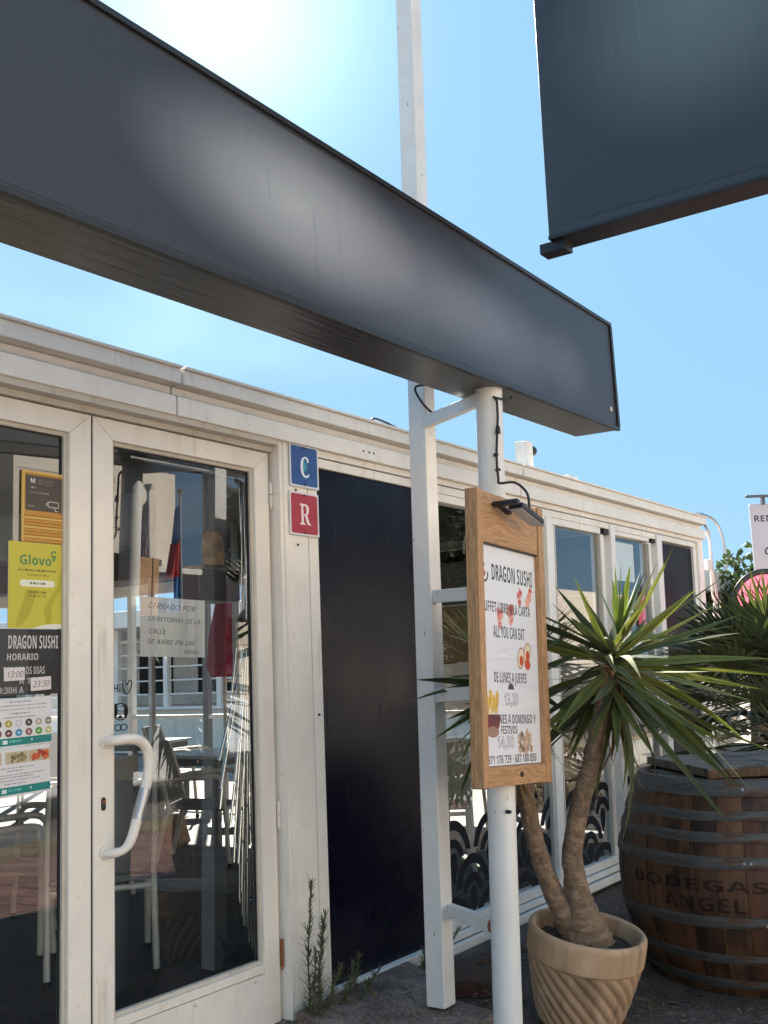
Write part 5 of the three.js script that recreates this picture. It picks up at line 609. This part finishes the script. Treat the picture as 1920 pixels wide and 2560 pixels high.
/* ---------- across the street: seen only in the glass ---------- */
{
  const b = thing('pale_building', 'pale plain building across the street mirrored in the door glass', 'building', [18, 0, 22]);
  part('wall', bx(18.6, 23.95, 4.7, 12.5, 22, 30, 0), M.stucco, b); part('lower_wall', bx(14, 28, 0, 4.7, 22.4, 30, 0), M.stucco2, b); part('string_course', bx(18.4, 24.1, 5.08, 5.3, 21.9, 22, 0), M.tableLeg, b); part('ledge', bx(18.4, 27, 4.75, 5.05, 21.7, 22.4, 0.02), M.white, b); part('annexe', bx(23.96, 25.4, 4.7, 8.3, 22.6, 29, 0), M.stucco, b); part('awning', bx(16, 30, 3.4, 4.7, 20.4, 22.3, 0.02), M.awning, b);
  for (let i = 0; i < 4; i++) part('crack_line', bx(18.7, 23.9, 6.2 + i * 1.4, 6.22 + i * 1.4, 21.985, 22.001, 0), M.dull, b);
  const t = thing('dark_office_block', 'dark blue office block mirrored at the top of left door', 'building', [14, 0, 24]); part('wall', bx(12.6, 18.1, 0, 20, 24, 34, 0), M.tower, t); for (let f = 0; f < 7; f++) for (let i = 0; i < 3; i++) part('window', bx(13.2 + i * 1.5, 14.1 + i * 1.5, 2 + f * 2.3, 3.4 + f * 2.3, 23.97, 24.001, 0), M.panel, t);
  const rb = thing('apartment_block', 'long pale apartment block closing the street opposite', 'building', [-8, 0, 24]); part('wall', bx(-40, 12.5, 0, 11, 22.5, 34, 0), M.stucco, rb); for (let f = 0; f < 3; f++) for (let i = 0; i < 12; i++) part('window', bx(-24 + i * 2.9, -22.8 + i * 2.9, 1.4 + f * 3, 2.9 + f * 3, 22.46, 22.501, 0), M.panel, rb);
  const rc = thing('corner_building', 'pale corner building farther along the opposite side', 'building', [38, 0, 26]); part('wall', bx(31, 70, 0, 6, 25, 36, 0), M.stucco, rc); for (let i = 0; i < 9; i++) part('window', bx(32 + i * 3, 33.4 + i * 3, 1.4, 3.4, 24.96, 25.001, 0), M.panel, rc);
  // three draped flags
  const cloth = (rgb) => S({ color: lin(...rgb), roughness: 0.85, side: THREE.DoubleSide });
  const flag = (x, label, cols) => { const o = thing('flag', label, 'flag', [x, 0, 10], 'flags across the street'); part('pole', [rod([x, 0, 10], [x, 4.62, 10], 0.035, 0.025), rod([x, 4.62, 10], [x, 4.74, 10], 0.03, 0.07, 10)], M.galv, o); cols.forEach((c, k) => { const n = 16, pos = [], uv = [], idx = []; const y1 = 4.5 - k * 0.62, y0 = y1 - 0.64; for (let i = 0; i <= n; i++) for (let j = 0; j <= 10; j++) { const v = i / n, u = j / 10, y = mix(y1, y0, v), w = mix(0.06, 0.52, Math.pow((4.5 - y) / 1.9, 1.3)); pos.push(x - u * w, y - u * 0.10, 10 + 0.05 * Math.sin(u * 14 + v) * (0.4 + u)); uv.push(u, v); } for (let i = 0; i < n; i++) for (let j = 0; j < 10; j++) { const a = i * 11 + j, d = a + 11; idx.push(a, d, a + 1, a + 1, d, d + 1); } const g = new THREE.BufferGeometry(); g.setAttribute('position', new THREE.Float32BufferAttribute(pos, 3)); g.setAttribute('uv', new THREE.Float32BufferAttribute(uv, 2)); g.setIndex(idx); g.computeVertexNormals(); part('cloth_band', g, cloth(c), o); }); };
  flag(11.62, 'dark blue and maroon flag draped on the first pole', [[0.03, 0.04, 0.14], [0.14, 0.04, 0.05], [0.03, 0.04, 0.14]]); flag(12.42, 'pale and reddish flag draped on the middle pole', [[0.22, 0.2, 0.22], [0.32, 0.25, 0.25], [0.75, 0.72, 0.68]]); flag(13.15, 'blue flag with red middle draped on the last pole', [[0.02, 0.12, 0.32], [0.45, 0.03, 0.04], [0.03, 0.16, 0.38]]);
  // date palms
  const dp = (x, z, h, label) => { const o = thing('date_palm', label, 'palm', [x, 0, z], 'palms across the street'); part('trunk', limb([[x, 0, z], [x, h * 0.5, z + 0.1], [x, h * 0.85, z]], [0.3, 0.26, 0.28], 12, 12, 0.3), M.thatch, o); for (let i = 0; i < 34; i++) { const az = i * 2.4, el = mix(1.3, -0.7, i / 34), L = rr(1.2, 1.7), out = []; for (let s = 1; s <= 18; s++) { const tt = s / 18, px = Math.cos(az) * Math.cos(el) * L * tt, pz = Math.sin(az) * Math.cos(el) * L * tt, py = Math.sin(el) * L * tt - 0.5 * tt * tt; for (const sd of [-1, 1]) { const g = new THREE.PlaneGeometry(0.09, 0.45); g.translate(0, 0.22, 0); g.rotateZ(sd * 1.0); g.rotateY(-az + Math.PI / 2); g.translate(x + px, h * 0.87 + py, z + pz); out.push(norm(g)); } } part('frond', out, M.palmLeaf[2], o); } };
  dp(20.2, 14.2, 6.0, 'dark date palm mirrored at the right of the door glass'); dp(22.6, 14.8, 5.6, 'second date palm close behind the first across the street');
  tree2();
  function tree2() { const o = thing('street_tree', 'dark leafy street tree mirrored in the window behind the posts', 'tree', [24, 0, 11]); part('trunk', limb([[24, 0, 11], [24.1, 1.5, 11], [24, 3, 11]], [0.25, 0.2, 0.12], 10, 10, 0.2), M.bark, o); const out = []; for (let i = 0; i < 3000; i++) { const d = V(rr(-1, 1), rr(-1, 1), rr(-1, 1)).normalize().multiplyScalar(2.2 * Math.cbrt(rnd())); const g = new THREE.PlaneGeometry(0.16, 0.3); g.rotateX(rr(0, 6)); g.rotateY(rr(0, 6)); g.translate(24 + d.x * 1.3, 4.2 + d.y, 11 + d.z); out.push(norm(g)); } part('crown', out, M.treeLeaf, o); }
  // white van parked along the kerb
  const v = thing('parked_van', 'white compact van parked along the opposite kerb, mirrored in the door', 'van', [9, 0, 7.4]);
  const side = new THREE.Shape(); [[6.9, 0.30], [6.85, 1.0], [6.95, 1.85], [7.3, 1.97], [9.4, 1.99], [9.9, 1.90], [10.9, 1.30], [11.7, 1.12], [11.95, 0.9], [11.98, 0.32]].forEach((p, i) => side[i ? 'lineTo' : 'moveTo'](...p)); side.closePath();
  for (const pts of [[[7.15, 1.15], [7.15, 1.78], [8.4, 1.82], [8.4, 1.15]], [[8.55, 1.15], [8.55, 1.82], [9.32, 1.82], [9.75, 1.75], [10.5, 1.22], [10.4, 1.15]]]) { const h = new THREE.Path(); pts.forEach((p, i) => h[i ? 'lineTo' : 'moveTo'](...p)); h.closePath(); side.holes.push(h); }
  part('body', norm(new THREE.ExtrudeGeometry(side, { depth: 1.5, bevelSize: 0.06, bevelThickness: 0.08, bevelSegments: 3 }).translate(0, 0, 6.7)), M.vanPaint, v);
  for (const z of [6.66, 8.24]) { part('side_window', pane(7.1, 8.45, 1.12, 1.84, z), M.carGlass, v); }
  for (const [x, z] of [[7.75, 6.72], [11.1, 6.72], [7.75, 8.18], [11.1, 8.18]]) { part('wheel', norm(new THREE.TorusGeometry(0.23, 0.09, 10, 26).translate(x, 0.32, z)), M.rubber, v); part('hub', norm(new THREE.CylinderGeometry(0.2, 0.2, 0.1, 20).rotateX(Math.PI / 2).translate(x, 0.32, z)), M.galv, v); }
  v.position.x -= 0.6;
}
renderer.render(scene, camera);
